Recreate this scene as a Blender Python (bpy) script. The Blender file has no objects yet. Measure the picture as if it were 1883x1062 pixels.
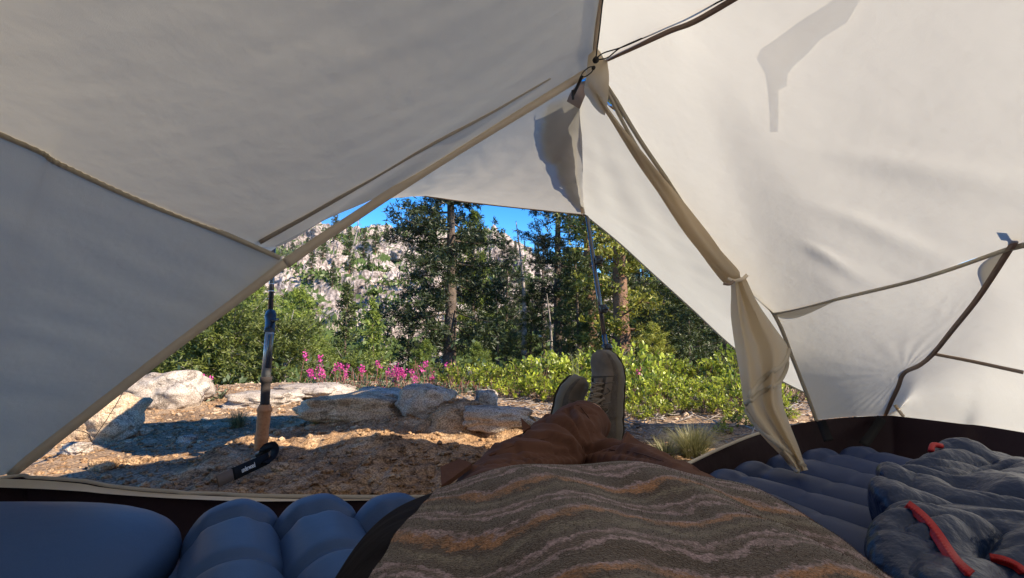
import bpy, bmesh, math, random
import numpy as np
from mathutils import Vector, Matrix, Quaternion, noise
from mathutils.bvhtree import BVHTree
R = math.radians
random.seed(7); RNG = np.random.default_rng(7)
SC = bpy.context.scene; COL = SC.collection
# ------------------------------------------------------------------ camera, sky, sun, exposure
CAMZ = .45; TH = R(5); FPX = 900.0
cam = bpy.data.objects.new('camera', bpy.data.cameras.new('camera')); COL.objects.link(cam)
cam.location = (0, 0, CAMZ); cam.rotation_euler = (R(90) + TH, 0, 0)
cam.data.sensor_width = 36; cam.data.lens = 36 * FPX / 1883; cam.data.clip_start = .02; cam.data.clip_end = 2000
SC.camera = cam
SUN = Vector((.72, -.40, .60)).normalized()
world = bpy.data.worlds.new('World'); SC.world = world; world.use_nodes = True
wn = world.node_tree; bg = wn.nodes['Background']
sky = wn.nodes.new('ShaderNodeTexSky'); sky.sky_type = 'NISHITA'; sky.sun_disc = False
sky.sun_elevation = math.asin(SUN.z); sky.sun_rotation = math.atan2(SUN.x, SUN.y)
sky.altitude = 2600; sky.air_density = 1.0; sky.dust_density = .1; sky.ozone_density = 3.0
hs = wn.nodes.new('ShaderNodeHueSaturation'); hs.inputs['Saturation'].default_value = 1.18; hs.inputs['Value'].default_value = 1.0
gm = wn.nodes.new('ShaderNodeGamma'); gm.inputs['Gamma'].default_value = 1.42
wn.links.new(sky.outputs[0], gm.inputs['Color']); wn.links.new(gm.outputs[0], hs.inputs['Color']); wn.links.new(hs.outputs[0], bg.inputs['Color'])
bg.inputs['Strength'].default_value = .10
sl = bpy.data.lights.new('sun', 'SUN'); sl.energy = 5.0; sl.angle = R(.55); sl.color = (1, .945, .85)
so = bpy.data.objects.new('sun', sl); COL.objects.link(so); so.rotation_euler = SUN.to_track_quat('Z', 'Y').to_euler()
SC.view_settings.view_transform = 'Standard'; SC.view_settings.look = 'None'; SC.view_settings.gamma = 1
SC.view_settings.use_curve_mapping = False; SC.view_settings.exposure = 1.02
SC.view_settings.use_white_balance = True; SC.view_settings.white_balance_temperature = 7600; SC.view_settings.white_balance_tint = 10
SC.render.engine = 'CYCLES'; cy = SC.cycles
cy.use_denoising = True; cy.max_bounces = 10; cy.diffuse_bounces = 6; cy.transmission_bounces = 8; cy.transparent_max_bounces = 12
cy.sample_clamp_indirect = 8

# ------------------------------------------------------------------ helpers
def ray(px, py):
    r = (px - 941.5) / FPX; u = (531 - py) / FPX
    return Vector((r, math.cos(TH) - u * math.sin(TH), math.sin(TH) + u * math.cos(TH)))
def W(px, py, d):
    v = ray(px, py); return Vector((0, 0, CAMZ)) + v * (d / v.y)
def WZ(px, py, z):
    v = ray(px, py); return Vector((0, 0, CAMZ)) + v * ((z - CAMZ) / v.z)
def tag(o, label=None, cat=None, group=None, kind=None):
    if label: o['label'] = label
    if cat: o['category'] = cat
    if group: o['group'] = group
    if kind: o['kind'] = kind
    return o
def empty(name, loc=(0, 0, 0), **k):
    o = bpy.data.objects.new(name, None); COL.objects.link(o); o.location = loc; o.empty_display_size = .05
    return tag(o, **k)
def link(name, me, parent=None, **k):
    o = bpy.data.objects.new(name, me); COL.objects.link(o)
    if parent is not None:
        o.parent = parent
        o.matrix_parent_inverse = Matrix.Translation(-Vector(parent.location)) if parent.type == 'EMPTY' and parent.location.length > 0 else Matrix()
        if parent.type == 'EMPTY': o.matrix_parent_inverse = Matrix.Translation(Vector(parent.location)).inverted()
    return tag(o, **k)
def mk(name, V, F, mat, parent=None, smooth=True, tint=None, **k):
    me = bpy.data.meshes.new(name)
    V = np.asarray([tuple(v) for v in V], dtype=np.float32) if not isinstance(V, np.ndarray) else V.astype(np.float32)
    if isinstance(F, np.ndarray):
        n, m = F.shape
        me.vertices.add(len(V)); me.vertices.foreach_set('co', V.ravel())
        me.loops.add(n * m); me.loops.foreach_set('vertex_index', F.astype(np.int32).ravel())
        me.polygons.add(n); me.polygons.foreach_set('loop_start', np.arange(0, n * m, m, dtype=np.int32))
        me.update(calc_edges=True)
    else:
        me.from_pydata([tuple(map(float, v)) for v in V], [], F); me.update()
    if tint is not None:
        a = me.attributes.new('tint', 'FLOAT', 'POINT'); a.data.foreach_set('value', np.asarray(tint, dtype=np.float32))
    me.polygons.foreach_set('use_smooth', np.full(len(me.polygons), smooth, dtype=bool))
    mats = mat if isinstance(mat, (list, tuple)) else [mat]
    for m_ in mats: me.materials.append(m_)
    return link(name, me, parent, **k)
def cr(p, t):
    n = len(p) - 1; t = min(max(t, 0), 1) * n; i = min(int(t), n - 1); f = t - i
    p1, p2 = p[i], p[i + 1]; p0 = p[i - 1] if i > 0 else p1 * 2 - p2; p3 = p[i + 2] if i + 2 <= n else p2 * 2 - p1
    return .5 * ((2 * p1) + (p2 - p0) * f + (2 * p0 - 5 * p1 + 4 * p2 - p3) * f * f + (3 * p1 - p0 - 3 * p2 + p3) * f ** 3)
def li(p, t):
    n = len(p) - 1; t = min(max(t, 0), 1) * n; i = min(int(t), n - 1); f = t - i
    return p[i] * (1 - f) + p[i + 1] * f
def curve(p, n, fn=cr): return [fn([Vector(q) for q in p], i / (n - 1)) for i in range(n)]
def grid_faces(nu, nv, off=0, closed=False):
    F = []
    for i in range(nu - 1):
        for j in range(nv - (0 if closed else 1)):
            j2 = (j + 1) % nv
            F.append((off + i * nv + j, off + i * nv + j2, off + (i + 1) * nv + j2, off + (i + 1) * nv + j))
    return F
def patch(net, nu, nv, disp=None, fu=cr, fv=cr):
    """net rows of points -> smooth grid of nu x nv points, moved along the normal by disp(u, v, p)"""
    rows = [[Vector(q) for q in r] for r in net]
    cols = [[fv(r, j / (nv - 1)) for r in rows] for j in range(nv)]
    P = [[fu(cols[j], i / (nu - 1)) for j in range(nv)] for i in range(nu)]
    if disp:
        Q = [[None] * nv for _ in range(nu)]
        for i in range(nu):
            for j in range(nv):
                a = P[min(i + 1, nu - 1)][j] - P[max(i - 1, 0)][j]; b = P[i][min(j + 1, nv - 1)] - P[i][max(j - 1, 0)]
                n = a.cross(b); n = n.normalized() if n.length > 1e-9 else Vector((0, 0, 0))
                Q[i][j] = P[i][j] + n * disp(i / (nu - 1), j / (nv - 1), P[i][j])
        P = Q
    return [p for r in P for p in r], grid_faces(nu, nv)
def tube(points, rad, seg=8, cap=True, rough=None, flat=1.0):
    P = [Vector(p) for p in points]; n = len(P)
    rr = rad if callable(rad) else (lambda t: rad)
    V = []; up = None
    for i, p in enumerate(P):
        t = (P[min(i + 1, n - 1)] - P[max(i - 1, 0)]).normalized()
        if up is None:
            up = t.orthogonal().normalized()
            if abs(t.z) < .9: up = (Vector((0, 0, 1)) - t * t.z).normalized()
        up = (up - t * up.dot(t)).normalized(); s = t.cross(up)
        for k in range(seg):
            a = 2 * math.pi * k / seg; r = rr(i / max(n - 1, 1))
            if rough: r *= 1 + rough(i / max(n - 1, 1), a)
            V.append(p + (up * math.cos(a) * flat + s * math.sin(a)) * r)
    F = grid_faces(n, seg, closed=True)
    if cap:
        F.append(tuple(range(seg - 1, -1, -1))); F.append(tuple((n - 1) * seg + k for k in range(seg)))
    return V, F
def lathe(prof, axis_p, axis_d, seg=16):
    """prof: (distance along axis, radius)"""
    d = Vector(axis_d).normalized(); u = d.orthogonal().normalized(); s = d.cross(u); V = []
    for h, r in prof:
        for k in range(seg):
            a = 2 * math.pi * k / seg; V.append(Vector(axis_p) + d * h + (u * math.cos(a) + s * math.sin(a)) * r)
    F = grid_faces(len(prof), seg, closed=True); F.append(tuple(range(seg - 1, -1, -1))); F.append(tuple((len(prof) - 1) * seg + k for k in range(seg)))
    return V, F
def merge(*vf):
    V = []; F = []
    for v, f in vf:
        o = len(V); V += list(v); F += [tuple(i + o for i in q) for q in f]
    return V, F
def ribbon(points, width, thick=.0015, facing=None, wav=0, n=None):
    """flat strip with thickness along points, its face turned to 'facing' (default: the tent inside, near the camera)"""
    P = curve(points, n or max(12, 6 * len(points))); m = len(P); V = []
    wf = width if callable(width) else (lambda t: width)
    for i, p in enumerate(P):
        t = (P[min(i + 1, m - 1)] - P[max(i - 1, 0)]).normalized()
        f = (Vector(facing) if facing is not None else Vector((0, 0, CAMZ)) - p).normalized()
        s = t.cross(f).normalized(); nn = s.cross(t).normalized()
        w = wf(i / (m - 1)) / 2
        o = nn * (wav * math.sin(i * 1.9) if wav else 0)
        for a, b in ((-1, 1), (1, 1), (1, -1), (-1, -1)): V.append(p + s * w * a + nn * thick * b * .5 + o)
    F = grid_faces(m, 4, closed=True) + [(3, 2, 1, 0), tuple((m - 1) * 4 + k for k in range(4))]
    return V, F
def remesh(vf, voxel, smooth=2):
    me = bpy.data.meshes.new('tmp'); me.from_pydata([tuple(v) for v in vf[0]], [], vf[1]); me.update()
    o = bpy.data.objects.new('tmp', me); COL.objects.link(o)
    m = o.modifiers.new('r', 'REMESH'); m.mode = 'VOXEL'; m.voxel_size = voxel
    if smooth: s = o.modifiers.new('s', 'SMOOTH'); s.iterations = smooth; s.factor = .5
    dg = bpy.context.evaluated_depsgraph_get(); dg.update()
    ev = o.evaluated_get(dg); m2 = ev.to_mesh()
    V = np.empty(len(m2.vertices) * 3); m2.vertices.foreach_get('co', V); V = V.reshape(-1, 3)
    N = np.empty(len(m2.vertices) * 3); m2.vertices.foreach_get('normal', N); N = N.reshape(-1, 3)
    F = [tuple(p.vertices) for p in m2.polygons]; ev.to_mesh_clear()
    bpy.data.objects.remove(o); bpy.data.meshes.remove(me)
    return V, F, N
def fbm(p, s, o=4): return noise.fractal(Vector(p) * s, 1.0, 2.0, o)

# ------------------------------------------------------------------ materials
def M(name, color=(.5, .5, .5), rough=.7, metal=0, spec=.5, bump=None, var=None, sheen=0, coat=0):
    m = bpy.data.materials.new(name); m.use_nodes = True; nt = m.node_tree; b = nt.nodes['Principled BSDF']
    b.inputs['Base Color'].default_value = (*color, 1); b.inputs['Roughness'].default_value = rough
    b.inputs['Metallic'].default_value = metal; b.inputs['Specular IOR Level'].default_value = spec
    b.inputs['Sheen Weight'].default_value = sheen; b.inputs['Coat Weight'].default_value = coat
    tc = nt.nodes.new('ShaderNodeTexCoord')
    if var:
        sc, c2, lo, hi = var
        n = nt.nodes.new('ShaderNodeTexNoise'); n.inputs['Scale'].default_value = sc; n.inputs['Detail'].default_value = 6
        r = nt.nodes.new('ShaderNodeValToRGB'); r.color_ramp.elements[0].position = lo; r.color_ramp.elements[1].position = hi
        r.color_ramp.elements[0].color = (*color, 1); r.color_ramp.elements[1].color = (*c2, 1)
        nt.links.new(tc.outputs['Object'], n.inputs['Vector']); nt.links.new(n.outputs['Fac'], r.inputs[0]); nt.links.new(r.outputs[0], b.inputs['Base Color'])
    if bump:
        sc, st, dist = bump
        n = nt.nodes.new('ShaderNodeTexNoise'); n.inputs['Scale'].default_value = sc; n.inputs['Detail'].default_value = 5
        bp = nt.nodes.new('ShaderNodeBump'); bp.inputs['Strength'].default_value = st; bp.inputs['Distance'].default_value = dist
        nt.links.new(tc.outputs['Object'], n.inputs['Vector']); nt.links.new(n.outputs['Fac'], bp.inputs['Height']); nt.links.new(bp.outputs[0], b.inputs['Normal'])
    return m
def fabric(name, col, trans, fac=.55, gloss=.05, clear=0, bump=.38, wscale=900, grough=.35):
    """thin cloth: part scatters light back, part lets it through"""
    m = bpy.data.materials.new(name); m.use_nodes = True; nt = m.node_tree; nt.nodes.clear(); N = nt.nodes.new; L = nt.links.new
    out = N('ShaderNodeOutputMaterial'); d = N('ShaderNodeBsdfDiffuse'); t = N('ShaderNodeBsdfTranslucent'); g = N('ShaderNodeBsdfGlossy')
    tc = N('ShaderNodeTexCoord')
    n1 = N('ShaderNodeTexNoise'); n1.inputs['Scale'].default_value = 3; n1.inputs['Detail'].default_value = 6
    L(tc.outputs['Object'], n1.inputs['Vector'])
    def c(colr):
        x = N('ShaderNodeMix'); x.data_type = 'RGBA'; x.inputs['A'].default_value = (*[v * .93 for v in colr], 1); x.inputs['B'].default_value = (*[min(v * 1.06, 1) for v in colr], 1)
        L(n1.outputs['Fac'], x.inputs['Factor']); return x.outputs['Result']
    L(c(col), d.inputs['Color']); L(c(trans), t.inputs['Color'])
    g.inputs['Roughness'].default_value = grough
    n2 = N('ShaderNodeTexNoise'); n2.inputs['Scale'].default_value = 14; n2.inputs['Detail'].default_value = 4
    n3 = N('ShaderNodeTexNoise'); n3.inputs['Scale'].default_value = wscale; n3.inputs['Detail'].default_value = 1
    ad = N('ShaderNodeMath'); ad.operation = 'MULTIPLY_ADD'; ad.inputs[1].default_value = .12
    L(tc.outputs['Object'], n2.inputs['Vector']); L(tc.outputs['Object'], n3.inputs['Vector']); L(n3.outputs['Fac'], ad.inputs[0]); L(n2.outputs['Fac'], ad.inputs[2])
    bp = N('ShaderNodeBump'); bp.inputs['Strength'].default_value = bump; bp.inputs['Distance'].default_value = .01
    L(ad.outputs[0], bp.inputs['Height'])
    for s in (d, t, g): L(bp.outputs[0], s.inputs['Normal'])
    a = N('ShaderNodeMixShader'); a.inputs[0].default_value = fac; L(d.outputs[0], a.inputs[1]); L(t.outputs[0], a.inputs[2])
    b = N('ShaderNodeMixShader'); b.inputs[0].default_value = gloss; L(a.outputs[0], b.inputs[1]); L(g.outputs[0], b.inputs[2]); o = b
    if clear:
        tr = N('ShaderNodeBsdfTransparent'); e = N('ShaderNodeMixShader'); e.inputs[0].default_value = clear
        L(b.outputs[0], e.inputs[1]); L(tr.outputs[0], e.inputs[2]); o = e
    L(o.outputs[0], out.inputs['Surface']); return m
def foliage(name, c1, c2, trans=.3, rough=.5):
    m = bpy.data.materials.new(name); m.use_nodes = True; nt = m.node_tree; nt.nodes.clear(); N = nt.nodes.new; L = nt.links.new
    out = N('ShaderNodeOutputMaterial'); d = N('ShaderNodeBsdfPrincipled'); t = N('ShaderNodeBsdfTranslucent')
    at = N('ShaderNodeAttribute'); at.attribute_name = 'tint'
    x = N('ShaderNodeMix'); x.data_type = 'RGBA'; x.inputs['A'].default_value = (*c1, 1); x.inputs['B'].default_value = (*c2, 1)
    oi = N('ShaderNodeObjectInfo'); hs = N('ShaderNodeHueSaturation')
    mr = N('ShaderNodeMapRange'); mr.inputs['To Min'].default_value = .75; mr.inputs['To Max'].default_value = 1.25
    L(oi.outputs['Random'], mr.inputs['Value']); L(mr.outputs[0], hs.inputs['Value'])
    L(at.outputs['Fac'], x.inputs['Factor']); L(x.outputs['Result'], hs.inputs['Color'])
    L(hs.outputs[0], d.inputs['Base Color']); L(hs.outputs[0], t.inputs['Color']); d.inputs['Roughness'].default_value = rough
    a = N('ShaderNodeMixShader'); a.inputs[0].default_value = trans; L(d.outputs[0], a.inputs[1]); L(t.outputs[0], a.inputs[2]); L(a.outputs[0], out.inputs['Surface'])
    return m
def rockmat(name, base, dark, light, scale=6, moss=None, crack=2.0, bumpd=.02, speck=160):
    m = bpy.data.materials.new(name); m.use_nodes = True; nt = m.node_tree; b = nt.nodes['Principled BSDF']; N = nt.nodes.new; L = nt.links.new
    tc = N('ShaderNodeTexCoord'); co = tc.outputs['Object']
    n1 = N('ShaderNodeTexNoise'); n1.inputs['Scale'].default_value = scale; n1.inputs['Detail'].default_value = 8; n1.inputs['Roughness'].default_value = .65
    n2 = N('ShaderNodeTexNoise'); n2.inputs['Scale'].default_value = speck; n2.inputs['Detail'].default_value = 3
    v = N('ShaderNodeTexVoronoi'); v.feature = 'DISTANCE_TO_EDGE'; v.inputs['Scale'].default_value = crack
    wv = N('ShaderNodeVectorMath'); wv.operation = 'MULTIPLY_ADD'; wv.inputs[1].default_value = (1.2 / crack,) * 3
    for n in (n1, n2): L(co, n.inputs['Vector'])
    L(n1.outputs['Color'], wv.inputs[0]); L(co, wv.inputs[2]); L(wv.outputs[0], v.inputs['Vector'])
    r = N('ShaderNodeValToRGB'); e = r.color_ramp.elements; e[0].position = .3; e[0].color = (*dark, 1); e[1].position = .72; e[1].color = (*light, 1)
    k = e.new(.5); k.color = (*base, 1); L(n1.outputs['Fac'], r.inputs[0])
    r2 = N('ShaderNodeValToRGB'); r2.color_ramp.elements[0].position = .38; r2.color_ramp.elements[1].position = .62
    r2.color_ramp.elements[0].color = (.32, .29, .27, 1); r2.color_ramp.elements[1].color = (1.4, 1.4, 1.4, 1); L(n2.outputs['Fac'], r2.inputs[0])
    mu = N('ShaderNodeMix'); mu.data_type = 'RGBA'; mu.blend_type = 'MULTIPLY'; mu.inputs['Factor'].default_value = .7
    L(r.outputs[0], mu.inputs['A']); L(r2.outputs[0], mu.inputs['B'])
    rc = N('ShaderNodeValToRGB'); rc.color_ramp.elements[0].position = 0; rc.color_ramp.elements[0].color = (.3, .28, .26, 1); rc.color_ramp.elements[1].position = .05; rc.color_ramp.elements[1].color = (1, 1, 1, 1)
    L(v.outputs['Distance'], rc.inputs[0])
    mc = N('ShaderNodeMix'); mc.data_type = 'RGBA'; mc.blend_type = 'MULTIPLY'; mc.inputs['Factor'].default_value = .8; L(mu.outputs['Result'], mc.inputs['A']); L(rc.outputs[0], mc.inputs['B'])
    col = mc.outputs['Result']
    if moss:
        mcol, msc, thr = moss
        n3 = N('ShaderNodeTexNoise'); n3.inputs['Scale'].default_value = msc; n3.inputs['Detail'].default_value = 7; n3.inputs['Roughness'].default_value = .7; L(co, n3.inputs['Vector'])
        g = N('ShaderNodeNewGeometry'); sx = N('ShaderNodeSeparateXYZ'); L(g.outputs['Normal'], sx.inputs[0])
        ad = N('ShaderNodeMath'); ad.operation = 'MULTIPLY_ADD'; ad.inputs[1].default_value = .35; L(sx.outputs['Z'], ad.inputs[0]); L(n3.outputs['Fac'], ad.inputs[2])
        r3 = N('ShaderNodeValToRGB'); r3.color_ramp.elements[0].position = thr; r3.color_ramp.elements[1].position = thr + .03; L(ad.outputs[0], r3.inputs[0])
        mm = N('ShaderNodeMix'); mm.data_type = 'RGBA'; L(r3.outputs[0], mm.inputs['Factor']); L(col, mm.inputs['A']); mm.inputs['B'].default_value = (*mcol, 1); col = mm.outputs['Result']
    L(col, b.inputs['Base Color']); b.inputs['Roughness'].default_value = .9; b.inputs['Specular IOR Level'].default_value = .2
    bp = N('ShaderNodeBump'); bp.inputs['Strength'].default_value = .7; bp.inputs['Distance'].default_value = bumpd
    a2 = N('ShaderNodeMath'); a2.operation = 'MULTIPLY_ADD'; a2.inputs[1].default_value = .25; L(n2.outputs['Fac'], a2.inputs[0]); L(n1.outputs['Fac'], a2.inputs[2])
    a3 = N('ShaderNodeMath'); a3.operation = 'MULTIPLY_ADD'; a3.inputs[1].default_value = .6; rcb = N('ShaderNodeClamp'); rcb.inputs['Max'].default_value = .12; L(v.outputs['Distance'], rcb.inputs[0]); L(rcb.outputs[0], a3.inputs[0]); L(a2.outputs[0], a3.inputs[2])
    L(a3.outputs[0], bp.inputs['Height']); L(bp.outputs[0], b.inputs['Normal'])
    return m

m_left = fabric('canopy_cloth', (.76, .71, .61), (.66, .61, .50), fac=.26, gloss=.02)
m_right = fabric('canopy_cloth_bright', (.66, .625, .565), (.545, .515, .455), fac=.46, gloss=.03)
m_fly = fabric('fly_cloth', (.60, .585, .54), (.42, .405, .36), fac=.50, gloss=.04, bump=.3)
m_shade_flap = fabric('awning_shade_cloth', (.40, .37, .36), (.26, .25, .26), fac=.5, gloss=.03, bump=.4)  # darker, denser cloth for the added shadow layer on the awning
m_door = fabric('door_cloth', (.66, .57, .44), (.66, .55, .40), fac=.55, gloss=.03, bump=.3)
m_sheer = fabric('sheer_cloth', (.55, .53, .5), (.5, .48, .45), fac=.4, clear=.72, bump=.05)
m_grip_shadow = fabric('grip_shadow_cloth', (.5, .5, .55), (.35, .36, .42), fac=.5, clear=.72)  # sheer cloth for the added grip shadow shape
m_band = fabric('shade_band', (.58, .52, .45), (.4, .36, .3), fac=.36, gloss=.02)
m_hem = fabric('hem_tape', (.86, .75, .60), (.6, .5, .4), fac=.25, gloss=.02, wscale=1500)
m_brown = fabric('brown_tape', (.36, .27, .215), (.2, .14, .11), fac=.3, gloss=.02, wscale=1500)
m_brown2 = fabric('brown_binding', (.42, .31, .25), (.28, .19, .15), fac=.3, gloss=.02)
m_zip = fabric('zip_tape', (.60, .54, .44), (.42, .37, .29), fac=.35, gloss=.02, wscale=1500)
m_rim = M('rim_tape', (.50, .46, .40), .8, bump=(900, .3, .001))
m_tub = M('tub_cloth', (.018, .007, .012), .6, spec=.15, bump=(20, .3, .01), var=(900, (.021, .012, .015), .4, .6))
m_floor = M('floor_cloth', (.08, .065, .09), .5, bump=(30, .4, .01))
m_black = M('black_webbing', (.008, .008, .009), .7, spec=.12, bump=(800, .4, .001))
m_cord = M('cord', (.02, .018, .016), .7)
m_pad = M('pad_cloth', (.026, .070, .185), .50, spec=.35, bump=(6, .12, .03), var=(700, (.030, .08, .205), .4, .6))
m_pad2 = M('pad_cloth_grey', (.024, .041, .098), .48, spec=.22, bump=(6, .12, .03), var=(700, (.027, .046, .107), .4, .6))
m_quilt = M('quilt_cloth', (.006, .020, .060), .30, spec=.24, bump=(48, .6, .009))
m_red = M('red_piping', (.36, .006, .012), .5, bump=(600, .5, .001))
m_pants = M('trouser_cloth', (.085, .037, .024), .85, spec=.2, bump=(60, .35, .004), var=(9, (.102, .047, .033), .35, .65))
m_shoe = M('shoe_suede', (.125, .10, .08), .9, bump=(500, .5, .002), var=(30, (.16, .128, .104), .4, .65))
m_shoe2 = M('shoe_mesh', (.075, .06, .048), .9, bump=(1200, .8, .002), var=(60, (.10, .082, .066), .4, .6))
m_sole = M('shoe_foam', (.13, .112, .09), .8, bump=(200, .3, .002), var=(25, (.14, .12, .09), .4, .65))
m_rubber = M('shoe_rubber', (.10, .085, .07), .8)
m_lace = M('shoe_lace', (.19, .155, .12), .9, bump=(1500, .5, .001))
m_sock = M('sock', (.08, .09, .11), .95, bump=(900, .5, .002))
m_skin = M('skin', (.45, .25, .17), .6)
m_side = M('jacket_side', (.009, .006, .006), .75, spec=.06, bump=(25, .5, .006))
m_metal = M('pole_metal', (.62, .63, .65), .28, metal=1)
m_silver = M('pole_silver', (.36, .37, .38), .4, metal=.5)
m_carbon = M('pole_carbon', (.03, .033, .042), .25, spec=.7, coat=.5)
m_plastic = M('black_plastic', (.015, .015, .016), .4)
m_foam = M('black_foam', (.03, .022, .02), .9, bump=(400, .4, .002))
m_cork = M('cork', (.48, .20, .085), .85, bump=(260, .5, .002), var=(90, (.36, .14, .055), .45, .7))
m_white = M('white_print', (.8, .8, .78), .6)
m_bark = M('bark', (.075, .052, .040), .95, var=(5, (.16, .115, .085), .4, .7), bump=(14, 1, .05))
m_barkred = M('bark_red', (.20, .105, .062), .95, var=(6, (.09, .055, .04), .45, .65), bump=(12, 1, .06))
m_dead = M('dead_wood', (.30, .26, .23), .95, var=(8, (.16, .12, .10), .4, .7), bump=(20, .8, .03))
m_dark = foliage('dark_fir_needles', (.009, .015, .005), (.040, .054, .015), .12)
m_olive = foliage('olive_pine_needles', (.05, .07, .014), (.19, .215, .045), .28)
m_far = foliage('far_needles', (.022, .035, .012), (.085, .115, .035), .2)
m_scrub = foliage('scrub_leaves', (.05, .08, .02), (.15, .20, .05), .25)
m_fir = foliage('fir_needles', (.022, .035, .009), (.105, .13, .03), .2)
m_pine = foliage('pine_needles', (.055, .085, .014), (.26, .31, .055), .3)
m_lime = foliage('yellow_pine_needles', (.08, .095, .014), (.36, .34, .05), .3)
m_manz = foliage('manzanita_leaves', (.06, .10, .014), (.62, .66, .08), .42, .35)
m_bush = foliage('bush_leaves', (.040, .065, .02), (.10, .14, .035), .25)
m_grass = foliage('grass_blades', (.10, .11, .03), (.38, .34, .17), .35)
m_herb = foliage('herb_leaves', (.07, .10, .05), (.20, .24, .14), .35)
m_pink = foliage('pink_petals', (.55, .03, .22), (.80, .12, .42), .4)
m_stem = M('red_stem', (.22, .08, .06), .8)
m_twig = M('twig', (.13, .075, .05), .9)
m_granite = rockmat('granite', (.42, .35, .29), (.26, .20, .16), (.54, .47, .41), 7, crack=3, speck=220, bumpd=.02)
m_tan = rockmat('tan_rock', (.50, .36, .24), (.32, .20, .12), (.60, .48, .36), 9, crack=2, speck=200, bumpd=.01)
m_ledge = rockmat('brown_rock', (.37, .225, .125), (.15, .085, .048), (.54, .39, .26), 9, crack=7, speck=170, bumpd=.02)
m_ground = rockmat('gravel_soil', (.30, .195, .12), (.13, .082, .05), (.48, .365, .26), 3.2, crack=22, speck=120, bumpd=.02)
m_cliff = rockmat('cliff_granite', (.36, .295, .27), (.20, .16, .145), (.45, .385, .355), .35, moss=((.055, .085, .025), .12, .72), crack=.32, speck=4, bumpd=.6)

# ------------------------------------------------------------------ ground
def sstep(a, b, x): t = min(max((x - a) / (b - a), 0), 1); return t * t * (3 - 2 * t)
def gz(x, y):
    near = 1 - sstep(4.3, 9.5, math.hypot(x * .6, y) if y > 0 else 0)
    z = -1.5 + 1.5 * near
    inside = (1 - sstep(1.0, 1.35, y)) * (1 - sstep(1.45, 1.7, abs(x))) if y < 1.6 else 0
    z += (1 - inside) * (.035 * noise.noise(Vector((x * 1.1, y * 1.1, 3))) + .012 * noise.noise(Vector((x * 5, y * 5, 9))) + .006 * abs(noise.noise(Vector((x * 19, y * 19, 1)))))
    if y > 10: z += .6 * noise.noise(Vector((x * .12, y * .12, 5))) * sstep(10, 20, y)
    return z - .03 * inside
def axis(lo, hi, step, far, grow=1.22):
    a = list(np.arange(lo, hi + 1e-6, step)); s = step; L = [lo]; H = [a[-1]]
    while H[-1] < far: s *= grow; H.append(H[-1] + s); L.append(L[-1] - s)
    return L[:0:-1] + a + H[1:]
xs = axis(-3.2, 3.4, .03, 700); ys = axis(.9, 5.0, .03, 700)
V = [(x, y, gz(x, y)) for y in ys for x in xs]
mk('ground', V, grid_faces(len(ys), len(xs)), m_ground, kind='structure')

# mountain behind the trees
RX = [-900, 200, 400, 560, 640, 690, 760, 860, 905, 935, 960, 1000, 1080, 1180, 1400, 2400]
RY = [380, 400, 415, 425, 432, 432, 438, 446, 430, 446, 462, 490, 512, 530, 550, 560]
def ridge(a):
    px = 941.5 + a * FPX; py = np.interp(px, RX, RY); u = (531 - py) / FPX
    return (math.sin(TH) + u * math.cos(TH)) / (math.cos(TH) - u * math.sin(TH))
def mount(a, s):
    """a = x/y, s = 0 foot .. 1 ridge .. beyond"""
    px = 941.5 + a * FPX; DR = np.interp(px, [300, 700, 860, 900, 1100], [85, 95, 105, 125, 130])
    D = 26 + (DR - 26) * s; x = a * D
    H = ridge(a) * DR + .45
    g = -1.6 + (H + 1.6) * (min(s, 1) ** .96) - max(0, s - 1) * 30
    p = Vector((x, D, 0))
    w = p + Vector((noise.noise(p * .08), noise.noise(p * .08 + Vector((9, 9, 9))), 0)) * 7
    h = 3.2; q = (g + 2.2 * noise.noise(w * .07)) / h; fl = math.floor(q); fr = q - fl
    ter = (fl + sstep(.45, .85, fr)) * h - 2.2 * noise.noise(w * .07)
    amp = sstep(0, .12, s)
    z = g + (ter - g) * .75 * amp
    d1 = noise.voronoi(Vector((w.x * .22, w.y * .16, g * .18)))[0]; z += (1.5 * min(d1[1] - d1[0], .30) / .30) * amp
    d2 = noise.voronoi(Vector((w.x * .6, w.y * .45, g * .5)))[0]; z += .55 * min(d2[1] - d2[0], .22) / .22 * amp
    z += .6 * noise.noise(p * .35) * amp
    d3 = noise.voronoi(Vector((w.x * 1.5, w.y * .9, g * 1.2)))[0]; z += .18 * min(d3[1] - d3[0], .2) / .2 * amp
    if s > 1: z = min(z, g + 2)
    return Vector((x, D, z))
aa = np.concatenate([np.linspace(-1.6, -.62, 50), np.linspace(-.61, .33, 380), np.linspace(.34, 1.6, 50)])
ss = np.concatenate([np.linspace(0, 1, 210), np.linspace(1.02, 1.5, 12)])
V = [mount(a, s) for s in ss for a in aa]
mk('mountain', V, grid_faces(len(ss), len(aa)), m_cliff, smooth=False, kind='structure')

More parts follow.
